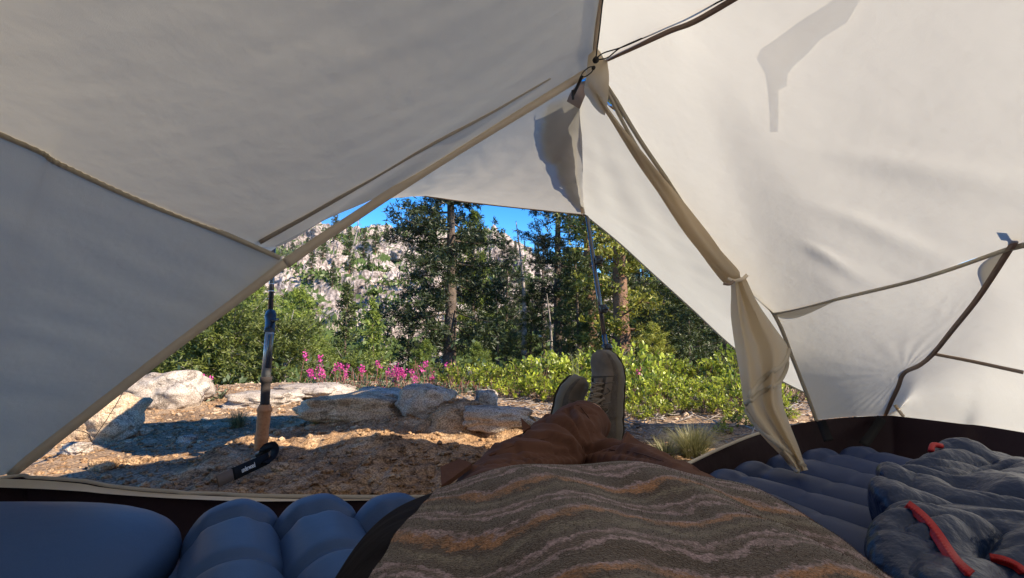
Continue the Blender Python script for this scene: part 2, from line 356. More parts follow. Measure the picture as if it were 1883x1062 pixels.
# ------------------------------------------------------------------ trees
def quads(c, d, s, l, w):
    """diamond leaves: base c, direction d, side s, length l, half width w"""
    n = len(c); l = l[:, None]; w = w[:, None]
    V = np.empty((n, 4, 3)); V[:, 0] = c; V[:, 1] = c + d * l * .5 + s * w; V[:, 2] = c + d * l; V[:, 3] = c + d * l * .5 - s * w
    return V.reshape(-1, 3), np.arange(n * 4).reshape(-1, 4)
def unit(a): return a / np.maximum(np.linalg.norm(a, axis=1, keepdims=True), 1e-6)
def conifer(rng, h, rad, base=.15, nbr=90, sprigs=14, leaf=.13, lw=.022, per=7, droop=-.1, trunk=.12, gap=.0, prof=1.0, lean=0, clump=1.0, topfull=.25):
    """returns trunk verts/faces and crown verts/faces/tints"""
    ph = rng.random() * 9; tv = []
    n = 14; pts = []
    for i in range(n):
        t = i / (n - 1); pts.append(Vector((math.sin(t * 3 + ph) * .02 * h * t + lean * t * h, math.cos(t * 2.3 + ph) * .015 * h * t, t * h)))
    T = [tube(pts, lambda t: trunk * (1 - .88 * t) * (1 + .5 * max(0, .06 - t) / .06), 9)]
    C = []; D = []; TI = []
    for b in range(nbr):
        t = base + (1 - base) * ((b + rng.random()) / nbr) ** .9
        if rng.random() < gap: continue
        p0 = cr(pts, t); az = b * 2.39996 + rng.normal() * .5
        pr = ((1 - (t - base) / (1 - base)) ** prof) * (1 - topfull) + topfull * (1 if t < .93 else .4)
        pr *= min(1, .55 + (t - base) * 4)
        L = rad * pr * rng.uniform(.55, 1.12)
        hd = np.array([math.cos(az), math.sin(az), 0.]); el = droop + rng.normal() * .12 + .55 * (t - .5) * (1 if droop > -.3 else .6)
        up = np.array([0, 0, 1.])
        def bp(q, p0=p0, hd=hd, el=el, L=L): return np.array(p0) + hd * L * q * math.cos(el) + up * (L * (math.sin(el) * q + .16 * q * q))
        bpts = [Vector(bp(q)) for q in (0, .3, .6, .9)]
        T.append(tube(bpts, lambda q, L=L: max(.004, trunk * .16 * (1 - q * .8) * min(1, L / rad + .3)), 4, cap=False))
        ns = max(3, int(sprigs * (.35 + L / rad)))
        side = np.array([-hd[1], hd[0], 0])
        bt = rng.uniform(0, 1)
        for k in range(ns):
            q = .25 + .75 * (k + rng.random()) / ns
            c = bp(q) + side * rng.normal() * .24 * L * q * clump + up * rng.normal() * .07 * L + hd * rng.normal() * .05 * L
            tt = np.clip(.35 * bt + .65 * rng.random(), 0, 1)
            d0 = hd * .7 + side * rng.normal() * .6 + up * rng.uniform(-.1, .7)
            C.append(c); D.append(d0); TI.append(tt)
    C = np.repeat(np.array(C), per, 0); D = np.repeat(unit(np.array(D)), per, 0); TI = np.repeat(np.array(TI), per)
    N = len(C); dd = unit(D + rng.normal(size=(N, 3)) * .75); sd = unit(np.cross(dd, rng.normal(size=(N, 3))))
    C = C + rng.normal(size=(N, 3)) * leaf * .28
    ll = leaf * rng.uniform(.6, 1.2, N); V, F = quads(C, dd, sd, ll, lw * rng.uniform(.7, 1.3, N))
    ti = np.clip(np.repeat(TI + rng.normal(size=N) * .12, 4), 0, 1)
    return merge(*T), (V, F, ti)
KIND = {}
def kind(key, bark, leafm, **k):
    rng = np.random.default_rng(abs(hash(key)) % 1000 if False else sum(map(ord, key)))
    tr, (V, F, ti) = conifer(rng, **k)
    KIND[key] = (tr, V, F, ti, bark, leafm, {})
def plant_tree(key, x, y, scale=1.0, rz=0, z=None, name='pine_tree', label=None, group=None, leafm=None, bark=None, sz=1.0):
    tr, V, F, ti, bk, lm, cache = KIND[key]
    zz = gz(x, y) - .05 if z is None else z
    r = empty(name, (0, 0, 0), label=label, cat='tree', group=group)
    bk = bark or bk; lm = leafm or lm; ck = (bk.name, lm.name)
    if ck not in cache:
        a = mk('trunk', tr[0], tr[1], bk, r); b = mk('crown', V, F, lm, r, smooth=False, tint=ti); cache[ck] = (a.data, b.data)
    else:
        link('trunk', cache[ck][0], r); link('crown', cache[ck][1], r)
    r.location = (x, y, zz); r.rotation_euler = (0, 0, rz); r.scale = (scale, scale, scale * sz)
    return r
kind('bigfir', m_bark, m_dark, h=8.5, rad=1.85, base=.10, nbr=115, sprigs=28, leaf=.15, lw=.013, per=20, droop=-.22, trunk=.20, gap=.18, prof=.6, topfull=.5)
kind('tallfir', m_bark, m_dark, h=11, rad=1.5, base=.22, nbr=110, sprigs=22, leaf=.15, lw=.013, per=18, droop=-.18, trunk=.19, gap=.2, prof=.5, topfull=.55)
kind('bigpine', m_barkred, m_lime, h=9, rad=1.5, base=.12, nbr=64, sprigs=34, leaf=.13, lw=.022, per=9, droop=.02, trunk=.26, gap=.15, prof=.35, topfull=.7, clump=1.3)
kind('midfir', m_bark, m_fir, h=5.2, rad=1.25, base=.04, nbr=95, sprigs=16, leaf=.11, lw=.011, per=18, droop=-.08, trunk=.10, gap=.08, prof=.8)
kind('bushpine', m_bark, m_pine, h=3.4, rad=1.35, base=.02, nbr=100, sprigs=20, leaf=.10, lw=.009, per=14, droop=.05, trunk=.08, gap=.08, prof=.8, topfull=.2, clump=1.2)
kind('lowpine', m_dead, m_olive, h=1.7, rad=1.0, base=.02, nbr=90, sprigs=22, leaf=.080, lw=.009, per=12, droop=.2, trunk=.06, gap=.05, prof=.35, topfull=.5, clump=1.3)
kind('smallfir', m_bark, m_pine, h=2.7, rad=.62, base=.04, nbr=80, sprigs=10, leaf=.09, lw=.013, per=8, droop=.05, trunk=.045, gap=.08, prof=1.0, topfull=.08)
kind('farpine', m_barkred, m_far, h=9, rad=1.9, base=.12, nbr=60, sprigs=9, leaf=.34, lw=.05, per=11, droop=-.05, trunk=.22, gap=.1, prof=.8, topfull=.15)
kind('farfir', m_bark, m_far, h=8, rad=1.3, base=.05, nbr=60, sprigs=8, leaf=.32, lw=.05, per=11, droop=-.05, trunk=.18, gap=.08, prof=1.0, topfull=.08)
def at(px, D): return (px - 941.5) / FPX * D
near_trees = [
 # key, px, D, scale, rz, name, label, leaf, sz
 ('bigfir', 826, 12.5, 1.0, .4, 'fir_tree', 'tall dark fir with a straight trunk, cut off by the awning edge left of centre', None, 1),
 ('tallfir', 1026, 17, .95, 1.1, 'fir_tree', 'tall dark fir with a bare lower trunk just left of the thin tent pole', None, 1),
 ('bigpine', 1146, 11.5, .95, 2.2, 'pine_tree', 'thick red-barked pine with yellow-green clumps behind the thin tent pole', None, 1),
 ('bigpine', 1085, 15.5, 1.0, 4.0, 'pine_tree', 'red-barked pine hidden behind the top of the thin tent pole', m_fir, 1),
 ('midfir', 915, 13.5, .66, .2, 'fir_tree', 'dark bushy fir right of the tall dark fir, in front of the cliff', None, 1),
 ('midfir', 975, 16, .68, 2.4, 'fir_tree', 'dark fir at the foot of the bare dead tree', None, 1),
 ('midfir', 872, 16, 1.15, 4.4, 'pine_tree', 'mid green pine touching the right side of the tall dark fir', m_pine, 1),
 ('midfir', 1065, 13, .8, 5.3, 'fir_tree', 'dark fir behind the shoe toes', None, 1),
 ('midfir', 1222, 13, .98, 3.3, 'fir_tree', 'dense dark fir right of the red-barked pine', None, 1),
 ('bushpine', 1265, 10, .92, 1.3, 'pine_tree', 'rounded green pine under the sloping fly edge at right', m_fir, 1),
 ('midfir', 1330, 12.5, .88, 1.9, 'fir_tree', 'dark fir beside the hanging door flap', None, 1),
 ('midfir', 1290, 15, 1.0, .9, 'fir_tree', 'dark fir at the back right, partly behind the fly', None, 1),
 ('bushpine', 1200, 9.5, .62, 2.9, 'pine_tree', 'low yellow-green pine right behind the shoes', m_lime, 1),
 ('bushpine', 548, 9.0, .80, .7, 'pine_tree', 'bright green bushy pine right of the cork-handled pole', None, 1),
 ('bushpine', 600, 10.5, .52, 3.7, 'pine_tree', 'green bushy pine between the cork-handled pole and the pink flowers', None, 1),
 ('bushpine', 470, 10.5, .9, 5.1, 'pine_tree', 'green pine behind the upper part of the cork-handled pole', None, 1),
 ('lowpine', 430, 7.0, 1.0, 1.6, 'pine_tree', 'low yellow-green pine left of the cork-handled pole', None, 1),
 ('lowpine', 345, 7.2, 1.0, 4.3, 'pine_tree', 'low yellow-green pine directly above the pale boulder', None, 1),
 ('lowpine', 525, 6.8, .8, 2.3, 'pine_tree', 'low scrubby pine just behind the cork handle', None, 1),
 ('smallfir', 690, 9.5, .98, .3, 'fir_tree', 'small slender young fir left of the tall dark fir', None, 1),
 ('smallfir', 634, 11.5, 1.15, 2.3, 'fir_tree', 'small young fir against the pale cliff', m_fir, 1),
 ('smallfir', 752, 13.5, 1.0, 1.3, 'fir_tree', 'small dark fir close to the left of the tall fir', m_fir, 1),
 ('bushpine', 780, 8.5, .50, 1.0, 'pine_tree', 'low green pine at the foot of the tall dark fir', None, 1),
 ('bushpine', 880, 8.8, .50, 4.0, 'pine_tree', 'low green pine right of the foot of the tall dark fir', None, 1),
 ('lowpine', 650, 8.2, .75, 3.1, 'pine_tree', 'low scrubby pine behind the pink flowers', m_pine, 1),
 ('lowpine', 1110, 8.0, .7, .4, 'pine_tree', 'low yellow-green pine behind the front shoe', None, 1),
]
for key, px, D, s, rz, nm, lb, lm, sz in near_trees:
    plant_tree(key, at(px, D), D, s, rz, name=nm, label=lb, leafm=lm, sz=sz)
# back rows of forest standing among these
k = 0
for px, D, key, s in [(300, 14, 'midfir', .9), (380, 16, 'midfir', 1.0), (450, 18, 'midfir', 1.05), (240, 12, 'midfir', .8), (930, 22, 'tallfir', .55), (1000, 24, 'tallfir', .6), (1110, 21, 'tallfir', .62),
                      (1180, 19, 'tallfir', .58), (1250, 20, 'midfir', 1.2), (1380, 15, 'midfir', 1.0), (1450, 17, 'midfir', 1.1), (1340, 21, 'midfir', 1.2), (1045, 20, 'midfir', 1.0), (1150, 17, 'midfir', .9), (1520, 14, 'midfir', 1.0), (160, 15, 'midfir', 1.0), (1240, 27, 'midfir', 1.6), (1300, 30, 'midfir', 1.6), (1180, 28, 'midfir', 1.5), (960, 28, 'midfir', 1.1)]:
    plant_tree(key, at(px, D), D, s, k * 1.7, name='fir_tree', label='green fir standing farther back in the forest behind the front trees', group='firs in the back rows of the forest', leafm=m_pine if k % 3 == 0 else None); k += 1
# trees on the mountain slope: px, s (0 foot..1 ridge), height scale
def on_slope(px, s): a = (px - 941.5) / FPX; return mount(a, s)
slope = [(640, .30, .95, 'farpine'), (666, .40, .85, 'farpine'), (688, .47, .8, 'farpine'), (612, .5, .9, 'farpine'), (590, .36, .8, 'farpine'), (560, .45, .9, 'farfir'), (535, .3, .8, 'farpine'), (510, .5, .9, 'farfir'), (480, .4, .8, 'farfir'),
         (708, .62, .85, 'farpine'), (728, .66, .62, 'farfir'), (742, .64, .7, 'farpine'), (700, .72, .7, 'farfir'), (756, .75, .6, 'farfir'), (730, .99, .5, 'farfir'), (752, .97, .55, 'farfir'), (745, .99, .42, 'farfir'), (768, .98, .5, 'farfir'), (716, .98, .35, 'farfir'),
         (880, .98, .4, 'farfir'), (928, .97, .42, 'farfir'), (922, .96, .4, 'farpine'), (938, .9, .5, 'farfir'), (965, .85, .5, 'farfir'), (985, .8, .6, 'farfir'), (1000, .75, .6, 'farpine'), (990, .62, .7, 'farfir'), (1015, .7, .7, 'farfir'), (1040, .6, .8, 'farpine'), (1070, .55, .7, 'farfir'),
         (948, .55, .6, 'farfir'), (900, .35, .5, 'farfir'), (925, .45, .55, 'farpine'), (765, .32, .45, 'farfir'), (715, .25, .42, 'farfir'), (676, .22, .45, 'farfir'), (735, .42, .35, 'farfir'), (570, .2, .55, 'farpine'), (610, .18, .5, 'farpine'), (640, .6, .6, 'farfir'), (1110, .6, .8, 'farfir'), (1160, .55, .8, 'farpine'), (1200, .5, .8, 'farfir'), (1090, .8, .6, 'farfir')]
for i, (px, s, sc, key) in enumerate(slope):
    p = on_slope(px, s)
    plant_tree(key, p.x, p.y, sc * (.5 if px > 480 and px < 860 else .7), i * 2.1, z=p.z - .4, name='pine_tree', label='distant conifer growing on the rocky mountainside', group='conifers on the mountainside')
# dead trees
def dead_tree(x, y, z, h, r, label, lean=0, limbs=30, L=.8, seed=3):
    rng = np.random.default_rng(seed); root = empty('dead_tree', (x, y, z), label=label, cat='tree')
    pts = [Vector((x + lean * t * h + .03 * h * math.sin(t * 4) * t, y, z + t * h)) for t in np.linspace(0, 1, 12)]
    mk('trunk', *tube(pts, lambda t: r * (1 - .9 * t), 8), m_dead, root)
    parts = []
    for k in range(limbs):
        t = rng.uniform(.3, .98); p = cr(pts, t); az = rng.uniform(0, 6.28); l = L * (1.1 - t * .7) * rng.uniform(.4, 1.1)
        d = Vector((math.cos(az), math.sin(az), 0)); q = [p, p + d * l * .5 + Vector((0, 0, .05 * l)), p + d * l + Vector((0, 0, -.25 * l))]
        parts.append(tube(q, lambda u, l=l: max(.004, r * .16 * (1 - .8 * u)), 4, cap=False))
        for _ in range(3):
            b = cr(q, rng.uniform(.3, .9)); e = b + Vector(rng.normal(size=3)) * l * .16; parts.append(tube([b, e], r * .035 + .002, 3, cap=False))
    mk('bare_branches', *merge(*parts), m_dead, root, kind='stuff')
dead_tree(at(964, 16), 16, gz(at(964, 16), 16), 5.6, .12, 'thin bare dead tree rising against the blue sky', lean=-.025, L=.55, seed=5)
p = on_slope(636, .30); dead_tree(p.x, p.y, p.z, 5.2, .17, 'pale leaning dead trunk on the granite slope', lean=.22, limbs=26, L=1.2, seed=8)
dead_tree(at(1012, 14), 14, gz(at(1012, 14), 14), 3.0, .07, 'pale broken dead trunk left of the shoes, low among the firs', lean=-.01, limbs=8, L=.4, seed=9)
dead_tree(at(560, 8.6), 8.6, gz(at(560, 8.6), 8.6), 1.5, .04, 'small grey dead snag among the bushy pines right of the cork-handled pole', lean=.2, limbs=40, L=.9, seed=11)
# boulders on the mountainside
def rock_mesh(seed, sx, sy, sz, det=4, rough=.25, blocky=.5):
    bm = bmesh.new(); bmesh.ops.create_icosphere(bm, subdivisions=det, radius=1)
    off = Vector((seed * 3.7, seed * 1.3, seed * 2.1))
    for v in bm.verts:
        c = v.co.normalized(); m = max(abs(c.x), abs(c.y), abs(c.z)); c = c * (1 + blocky * (1 / m - 1) * .8)
        d = 1 + rough * noise.noise(c * 1.1 + off) + rough * .45 * noise.noise(c * 2.7 + off) + rough * .18 * noise.noise(c * 7 + off)
        vd = noise.voronoi(c * 1.4 + off)[0]; d *= .93 + .14 * min(vd[1] - vd[0], .5)
        v.co = Vector((c.x * sx, c.y * sy, c.z * sz)) * d
    me = bpy.data.meshes.new('rock'); bm.to_mesh(me); bm.free()
    me.polygons.foreach_set('use_smooth', np.full(len(me.polygons), True)); return me
bm_me = [rock_mesh(40 + i, 1, .9, .7, 4, .5, .9) for i in range(4)]
for m_ in bm_me: m_.materials.append(m_cliff)
rng = np.random.default_rng(4)
for i in range(46):
    px = rng.uniform(570, 1010); s = rng.uniform(.15, .9); p = on_slope(px, s); sc = rng.uniform(.35, 1.0)
    o = link('boulder', bm_me[i % 4], None); o.location = p + Vector((0, 0, sc * .2)); o.scale = (sc * rng.uniform(.8, 1.5), sc, sc * rng.uniform(.7, 1.2)); o.rotation_euler = (rng.normal() * .2, rng.normal() * .2, rng.uniform(0, 6))
    tag(o, 'pale granite boulder lying on the mountainside', 'boulder', 'boulders on the mountainside')
# scrub patches on the slope
C = []; Dv = []; TI = []
for i in range(400):
    px = rng.uniform(480, 1180); s = rng.uniform(.03, .97) ** 1.1; p = on_slope(px, s)
    if noise.noise(Vector((px * .012, s * 7, 2))) < -.02: continue
    r_ = rng.uniform(.5, 1.6)
    n = int(90 * r_); q = rng.normal(size=(n, 3)) * np.array([r_, r_ * .7, .28 * r_]) * .6 + np.array(p) + np.array([0, 0, .25])
    C.append(q); Dv.append(unit(rng.normal(size=(n, 3)) + np.array([0, 0, .6]))); TI.append(np.clip(rng.random(n) * .7 + rng.uniform(0, .3), 0, 1))
C = np.concatenate(C); Dv = np.concatenate(Dv); TI = np.concatenate(TI); n = len(C)
Vv, Ff = quads(C, Dv, unit(np.cross(Dv, rng.normal(size=(n, 3)))), rng.uniform(.25, .5, n), rng.uniform(.08, .15, n))
mk('mountain_scrub', Vv, Ff, m_scrub, smooth=False, tint=np.repeat(TI, 4), label='low green scrub growing between the granite slabs', cat='scrub', kind='stuff')
# undergrowth in the forest
C = []; 
for i in range(420):
    D = rng.uniform(5.5, 16); px = rng.uniform(150, 1600); x = at(px, D); r_ = rng.uniform(.2, .5); n = 110
    q = rng.normal(size=(n, 3)) * np.array([r_, r_, .12 + .1 * r_]) + np.array([x, D, gz(x, D) + .12]); C.append(q)
C = np.concatenate(C); n = len(C); Dv = unit(rng.normal(size=(n, 3)) + np.array([0, 0, .8]))
Vv, Ff = quads(C, Dv, unit(np.cross(Dv, rng.normal(size=(n, 3)))), rng.uniform(.04, .12, n), rng.uniform(.012, .03, n))
mk('forest_undergrowth', Vv, Ff, m_bush, smooth=False, tint=np.repeat(rng.random(n), 4), label='low green undergrowth on the forest floor', cat='undergrowth', kind='stuff')

# ------------------------------------------------------------------ near rocks
def gtop(x, y): return max(gz(x, y), ledge_z(x, y) if -1.4 < x < .45 and 1.15 < y < 3.25 else -9)
def G(px, py, h=0.0):
    v = ray(px, py); d = .9
    while d < 12:
        p = Vector((0, 0, CAMZ)) + v * (d / v.y)
        if p.z < gtop(p.x, p.y) + h: break
        d += .01
    return p
def ledge_z(x, y):
    # crest from left to right, lying 2.2-3 m out
    u = (x + 1.35) / 1.75
    crest = 2.62 - .42 * sstep(.55, 1, u); hgt = .02 + .085 * math.exp(-((x + .50) / .30) ** 2) + .03 * math.exp(-((x + .02) / .25) ** 2)
    t = (y - 1.2) / (crest - 1.2)
    z = hgt * sstep(0, 1, t) if t < 1 else hgt - (t - 1) * 1.1
    edge = sstep(-1.35, -1.0, x) * (1 - sstep(.24, .42, x)) * sstep(1.16, 1.35, y)
    for bx, by, br, bh in ((-.215, 2.12, .14, .075), (.0, 2.05, .13, .055), (-.36, 2.3, .07, .045), (-.52, 2.5, .22, .03)):
        q = math.hypot(x - bx, (y - by) * .9) / br; z += bh * math.sqrt(max(0, 1 - q * q)) if q < 1 else 0
    c = noise.voronoi(Vector((x * 2.2, y * 1.5, 1.3)))[0]; cr_ = min((c[1] - c[0]), .25)
    c2 = noise.voronoi(Vector((x * 9, y * 7, .3)))[0]
    return -.09 + .1 * edge + z * edge + (.05 * (cr_ - .12) + .028 * fbm((x, y, 0), 3.5, 4) + .010 * fbm((x, y, 4), 13, 3) + .012 * min(c2[1] - c2[0], .4) + .006 * noise.noise(Vector((x * 40, y * 40, 0)))) * edge
xs = np.linspace(-1.4, .45, 230); ys = np.linspace(1.15, 3.25, 250)
mk('rock_ledge', [(x, y, ledge_z(x, y)) for y in ys for x in xs], grid_faces(len(ys), len(xs)), m_ledge, label='broad rough brown granite ledge sloping up in front of the tent', cat='rock ledge')
def rock(px, py, z0, wpx, hpx, mat, label, seed, dep=.8, name='rock', blocky=.5, rough=.25, tilt=0):
    """base centre at pixel, resting at height z0, given pixel width and height"""
    p = G(px, py - hpx * .12); k = (p - Vector((0, 0, CAMZ))).length / math.hypot(FPX, px - 941.5, py - 531); sx = wpx * k / 2; sz = hpx * k / 2
    me = rock_mesh(seed, sx, sx * dep, sz * 1.25, 5, rough, blocky); me.materials.append(mat)
    o = link(name, me); o.location = p + Vector((0, sx * dep * .6, sz * .75)); o.rotation_euler = (0, tilt, seed)
    o.rotation_euler = (0, tilt, (seed % 5 - 2) * .12)
    return tag(o, label, 'rock')
rock(282, 757, .0, 150, 66, m_granite, 'large rounded pale boulder under the low pines at left', 1, name='boulder', blocky=.3, rough=.3)
rock(170, 818, .0, 112, 72, m_tan, 'angular orange-tan rock beside the left tent wall', 2, blocky=.8, rough=.35, tilt=.1)
rock(470, 750, .02, 130, 26, m_granite, 'flat pale slab behind the cork handle', 3, blocky=.5)
rock(640, 774, .03, 190, 42, m_tan, 'long pinkish-tan block behind the brown ledge, below the pink flowers', 4, blocky=.6, dep=.5)
rock(785, 776, .08, 108, 62, m_granite, 'whitish rounded rock at the crest of the brown ledge', 5, blocky=.4)
rock(912, 792, .03, 150, 36, m_granite, 'low whitish slab right of the ledge crest, left of the legs', 6, blocky=.4, dep=.6)
rock(895, 748, .02, 42, 28, m_granite, 'small tan rock tucked in the green shrubs', 9, blocky=.6)
rock(560, 735, .02, 150, 24, m_granite, 'low pale slab right of the cork-handled pole, behind the pinkish block', 10, blocky=.5)
rock(690, 745, .03, 110, 26, m_granite, 'low whitish slab directly under the pink flowers', 15, blocky=.5)
rock(248, 803, .0, 40, 16, m_tan, 'small orange stone right of the angular tan rock', 11)
rock(338, 817, .0, 34, 14, m_granite, 'small grey stone left of the cork handle on the dark gravel', 12)
rock(180, 868, .01, 44, 22, m_ledge, 'dark stone near the left end of the tent sill', 13)
rock(232, 857, .01, 36, 14, m_ledge, 'small dark flat stone between the tent sill and the tan rock', 14)
rock(130, 838, .01, 46, 20, m_granite, 'purplish grey stone against the left tent wall', 16)
rock(512, 868, .01, 30, 14, m_tan, 'small orange stone just under the black wrist strap', 17)
# gravel: thousands of pebbles in one object
base = bmesh.new(); bmesh.ops.create_icosphere(base, subdivisions=1, radius=1); bv = np.array([v.co[:] for v in base.verts]); bf = np.array([[v.index for v in f.verts] for f in base.faces]); base.free()
def pebbles(n, fn, lo, hi, name, mat, label, seed):
    rg = np.random.default_rng(seed); VV = []; FF = []
    for i in range(n):
        x, y, z = fn(rg); r = lo + (hi - lo) * rg.random() ** 4
        q = bv * (1 + rg.normal(size=(len(bv), 1)) * .18) * np.array([r * rg.uniform(.8, 1.5), r * rg.uniform(.7, 1.2), r * rg.uniform(.4, .8)])
        a = rg.uniform(0, 6.28); c, s = math.cos(a), math.sin(a); q = q @ np.array([[c, s, 0], [-s, c, 0], [0, 0, 1]]) + np.array([x, y, z + r * .15]); VV.append(q); FF.append(bf + i * len(bv))
    mk(name, np.concatenate(VV), np.concatenate(FF), mat, smooth=False, label=label, cat='gravel', kind='stuff')
def g1(rg):
    x = rg.uniform(-2.6, .6); y = 1.25 + 2.9 * rg.random() ** 1.3; return x, y, max(gz(x, y), ledge_z(x, y) if -1.4 < x < .45 and y < 3.25 else -9)
pebbles(15000, g1, .002, .016, 'gravel', m_ledge, 'brown gravel and grit scattered in front of the tent', 3)
def g2(rg):
    x = rg.uniform(-3.2, 2.6); y = rg.uniform(1.9, 4.6); return x, y, max(gz(x, y), ledge_z(x, y) if -1.4 < x < .45 and y < 3.25 else -9)
pebbles(5000, g2, .003, .018, 'pale_gravel', m_tan, 'pale granite gravel on the sunlit ground beyond the ledge', 4)
# bark, twigs and needles
VV = []; FF = []; rg = np.random.default_rng(5)
for i in range(1500):
    x = rg.uniform(.25, 2.4); y = rg.uniform(1.45, 3.6); 
    if rg.random() < .25: x = rg.uniform(-.4, .8); y = rg.uniform(2.6, 3.6)
    a = rg.uniform(0, 3.14); l = rg.uniform(.01, .07); w = rg.uniform(.001, .004); zt = gz(x, y) + .008 + rg.random() * .01
    d = Vector((math.cos(a), math.sin(a), rg.normal() * .15)) * l
    v, f = tube([Vector((x, y, zt)) - d, Vector((x, y, zt)), Vector((x, y, zt)) + d + Vector((0, 0, .004))], w, 4); o = len(VV); VV += v; FF += [tuple(k + o for k in q) for q in f]
mk('bark_litter', VV, FF, m_dead, label='pale dry twigs and bark litter on the ground right of the legs', cat='litter', kind='stuff')

# ------------------------------------------------------------------ low plants
def shrub_mesh(seed, rad, hgt, n, leaf):
    rg = np.random.default_rng(seed); T = []; C = []; D = []; TI = []
    for k in range(n):
        a = rg.uniform(0, 6.28); r = rad * math.sqrt(rg.random()); h = hgt * (1 - (r / rad) ** 2 * .5) * rg.uniform(.45, 1.05)
        tip = np.array([r * math.cos(a), r * math.sin(a), h]); root = np.array([tip[0] * .4, tip[1] * .4, 0])
        T.append(tube([Vector(root), Vector((tip * .6 + root * .4) + np.array([0, 0, -.02])), Vector(tip)], .0022, 3, cap=False))
        ax = unit((tip - root + rg.normal(size=3) * .05)[None])[0]; m = int(rg.integers(7, 12)); bt = rg.random()
        for j in range(m):
            q = tip - ax * .075 * (j / m) ; az = j * 2.4
            u = unit(np.cross(ax, [1, .2, .1])[None])[0]; w = np.cross(ax, u)
            d = (u * math.cos(az) + w * math.sin(az)) * .9 + ax * .75; C.append(q); D.append(d); TI.append(np.clip(.55 * bt + .45 * rg.random() - .25 * (j / m), 0, 1))
    C = np.array(C); D = unit(np.array(D)); N = len(C); s = unit(np.cross(D, np.array([0, 0, 1.]) + rg.normal(size=(N, 3)) * .5))
    nr = np.cross(s, D); l = leaf * rg.uniform(.7, 1.2, N)[:, None]; w = l * .30
    V = np.empty((N, 6, 3)); V[:, 0] = C; V[:, 1] = C + D * l * .35 + s * w * .9 + nr * l * .05; V[:, 2] = C + D * l * .75 + s * w * .8 + nr * l * .05
    V[:, 3] = C + D * l; V[:, 4] = C + D * l * .75 - s * w * .8 + nr * l * .05; V[:, 5] = C + D * l * .35 - s * w * .9 + nr * l * .05
    return merge(*T), (V.reshape(-1, 3), np.arange(N * 6).reshape(-1, 6), np.repeat(TI, 6))
SH = []
for i in range(4):
    tw, (V, F, ti) = shrub_mesh(20 + i, .27, .27, 62, .036)
    SH.append((tw, V, F, ti, {}))
def shrub(i, x, y, s, rz, z=None, label='glossy bright green manzanita shrub in the low mat right of the ledge', group='manzanita shrubs beyond the ledge', sz=1):
    tw, V, F, ti, c = SH[i % 4]; r = empty('manzanita_shrub', (0, 0, 0), label=label, cat='shrub', group=group)
    if not c: c['t'] = mk('stems', tw[0], tw[1], m_twig, r).data; c['l'] = mk('foliage', V, F, m_manz, r, smooth=False, tint=ti).data
    else: link('stems', c['t'], r); link('foliage', c['l'], r)
    r.location = (x, y, (gz(x, y) if z is None else z) - .01); r.rotation_euler = (0, 0, rz); r.scale = (s, s, s * sz)
spots = []
rg = np.random.default_rng(12)
for i, (px, D, s) in enumerate([(q0, q1, q2 * (.78 if q0 > 1150 and q1 < 4 else 1)) for q0, q1, q2 in [(850, 3.9, .7), (880, 4.2, .9), (915, 3.9, .85), (950, 4.2, 1.0), (985, 3.9, 1.0), (1010, 4.3, 1.1), (1040, 3.8, .9), (940, 3.5, .6), (1000, 3.4, .7), (1060, 3.4, .9),
                                (1160, 3.1, .8), (1185, 3.5, 1.0), (1150, 3.8, 1.2), (1215, 3.2, .85), (1240, 3.6, .9), (1270, 3.1, .8), (1290, 3.6, .95), (1320, 3.2, .9), (1350, 2.9, .85), (1380, 3.3, 1.0), (1335, 2.6, .6), (1290, 2.7, .6), (1240, 2.75, .55),
                                (1195, 2.7, .55), (1160, 2.6, .5), (1350, 2.35, .4), (1320, 2.15, .22), (1410, 2.9, .8), (1440, 3.3, 1.0), (1120, 4.2, 1.2), (1080, 4.3, 1.1), (1210, 4.2, 1.0), (1280, 4.2, 1.0), (1350, 4.1, 1.1), (1410, 2.5, .6), (1090, 3.0, .6)]]):
    shrub(i, at(px, D), D, s, rg.uniform(0, 6), sz=rg.uniform(.7, 1.25))
def grass(px, py, z0, n, h, spread, label, seed, dead=.5):
    rg = np.random.default_rng(seed); p = G(px, py); C = []; F = []; TI = []
    for k in range(n):
        a = rg.uniform(0, 6.28); r = spread * .25 * rg.random(); b = Vector((p.x + r * math.cos(a), p.y + r * math.sin(a), p.z - .01)); d = Vector((math.cos(a), math.sin(a), 0)); l = h * rg.uniform(.5, 1.1); out = rg.uniform(.1, 1) * spread * .7
        s = Vector((-d.y, d.x, 0)) * .0014; o = len(C); t = rg.random()
        for i in range(4):
            q = i / 3; c = b + d * out * q * q + Vector((0, 0, l * (q - .25 * q * q * (out / spread)))); w = (1 - q) ** .6
            C += [c - s * w, c + s * w]; TI += [t, t]
        for i in range(3): F.append((o + 2 * i, o + 2 * i + 1, o + 2 * i + 3, o + 2 * i + 2))
    return mk('grass_tuft', np.array([tuple(c) for c in C]), np.array(F), m_grass, smooth=False, tint=TI, label=label, cat='grass')
grass(437, 785, .0, 260, .10, .12, 'green grass tuft beside the cork handle', 1)
grass(580, 782, .04, 60, .06, .05, 'tiny dry grass tuft in front of the pinkish block', 2)
grass(1275, 838, .0, 700, .13, .20, 'large pale dry grass clump at the right of the legs, by the tent sill', 3)
grass(1225, 845, .0, 250, .09, .12, 'smaller dry grass clump left of the large one by the sill', 4)
grass(975, 800, .0, 120, .08, .08, 'small green grass tuft left of the trouser leg', 5)
grass(1060, 742, .0, 40, .42, .08, 'few tall thin green grass stems left of the shoe toes', 6)
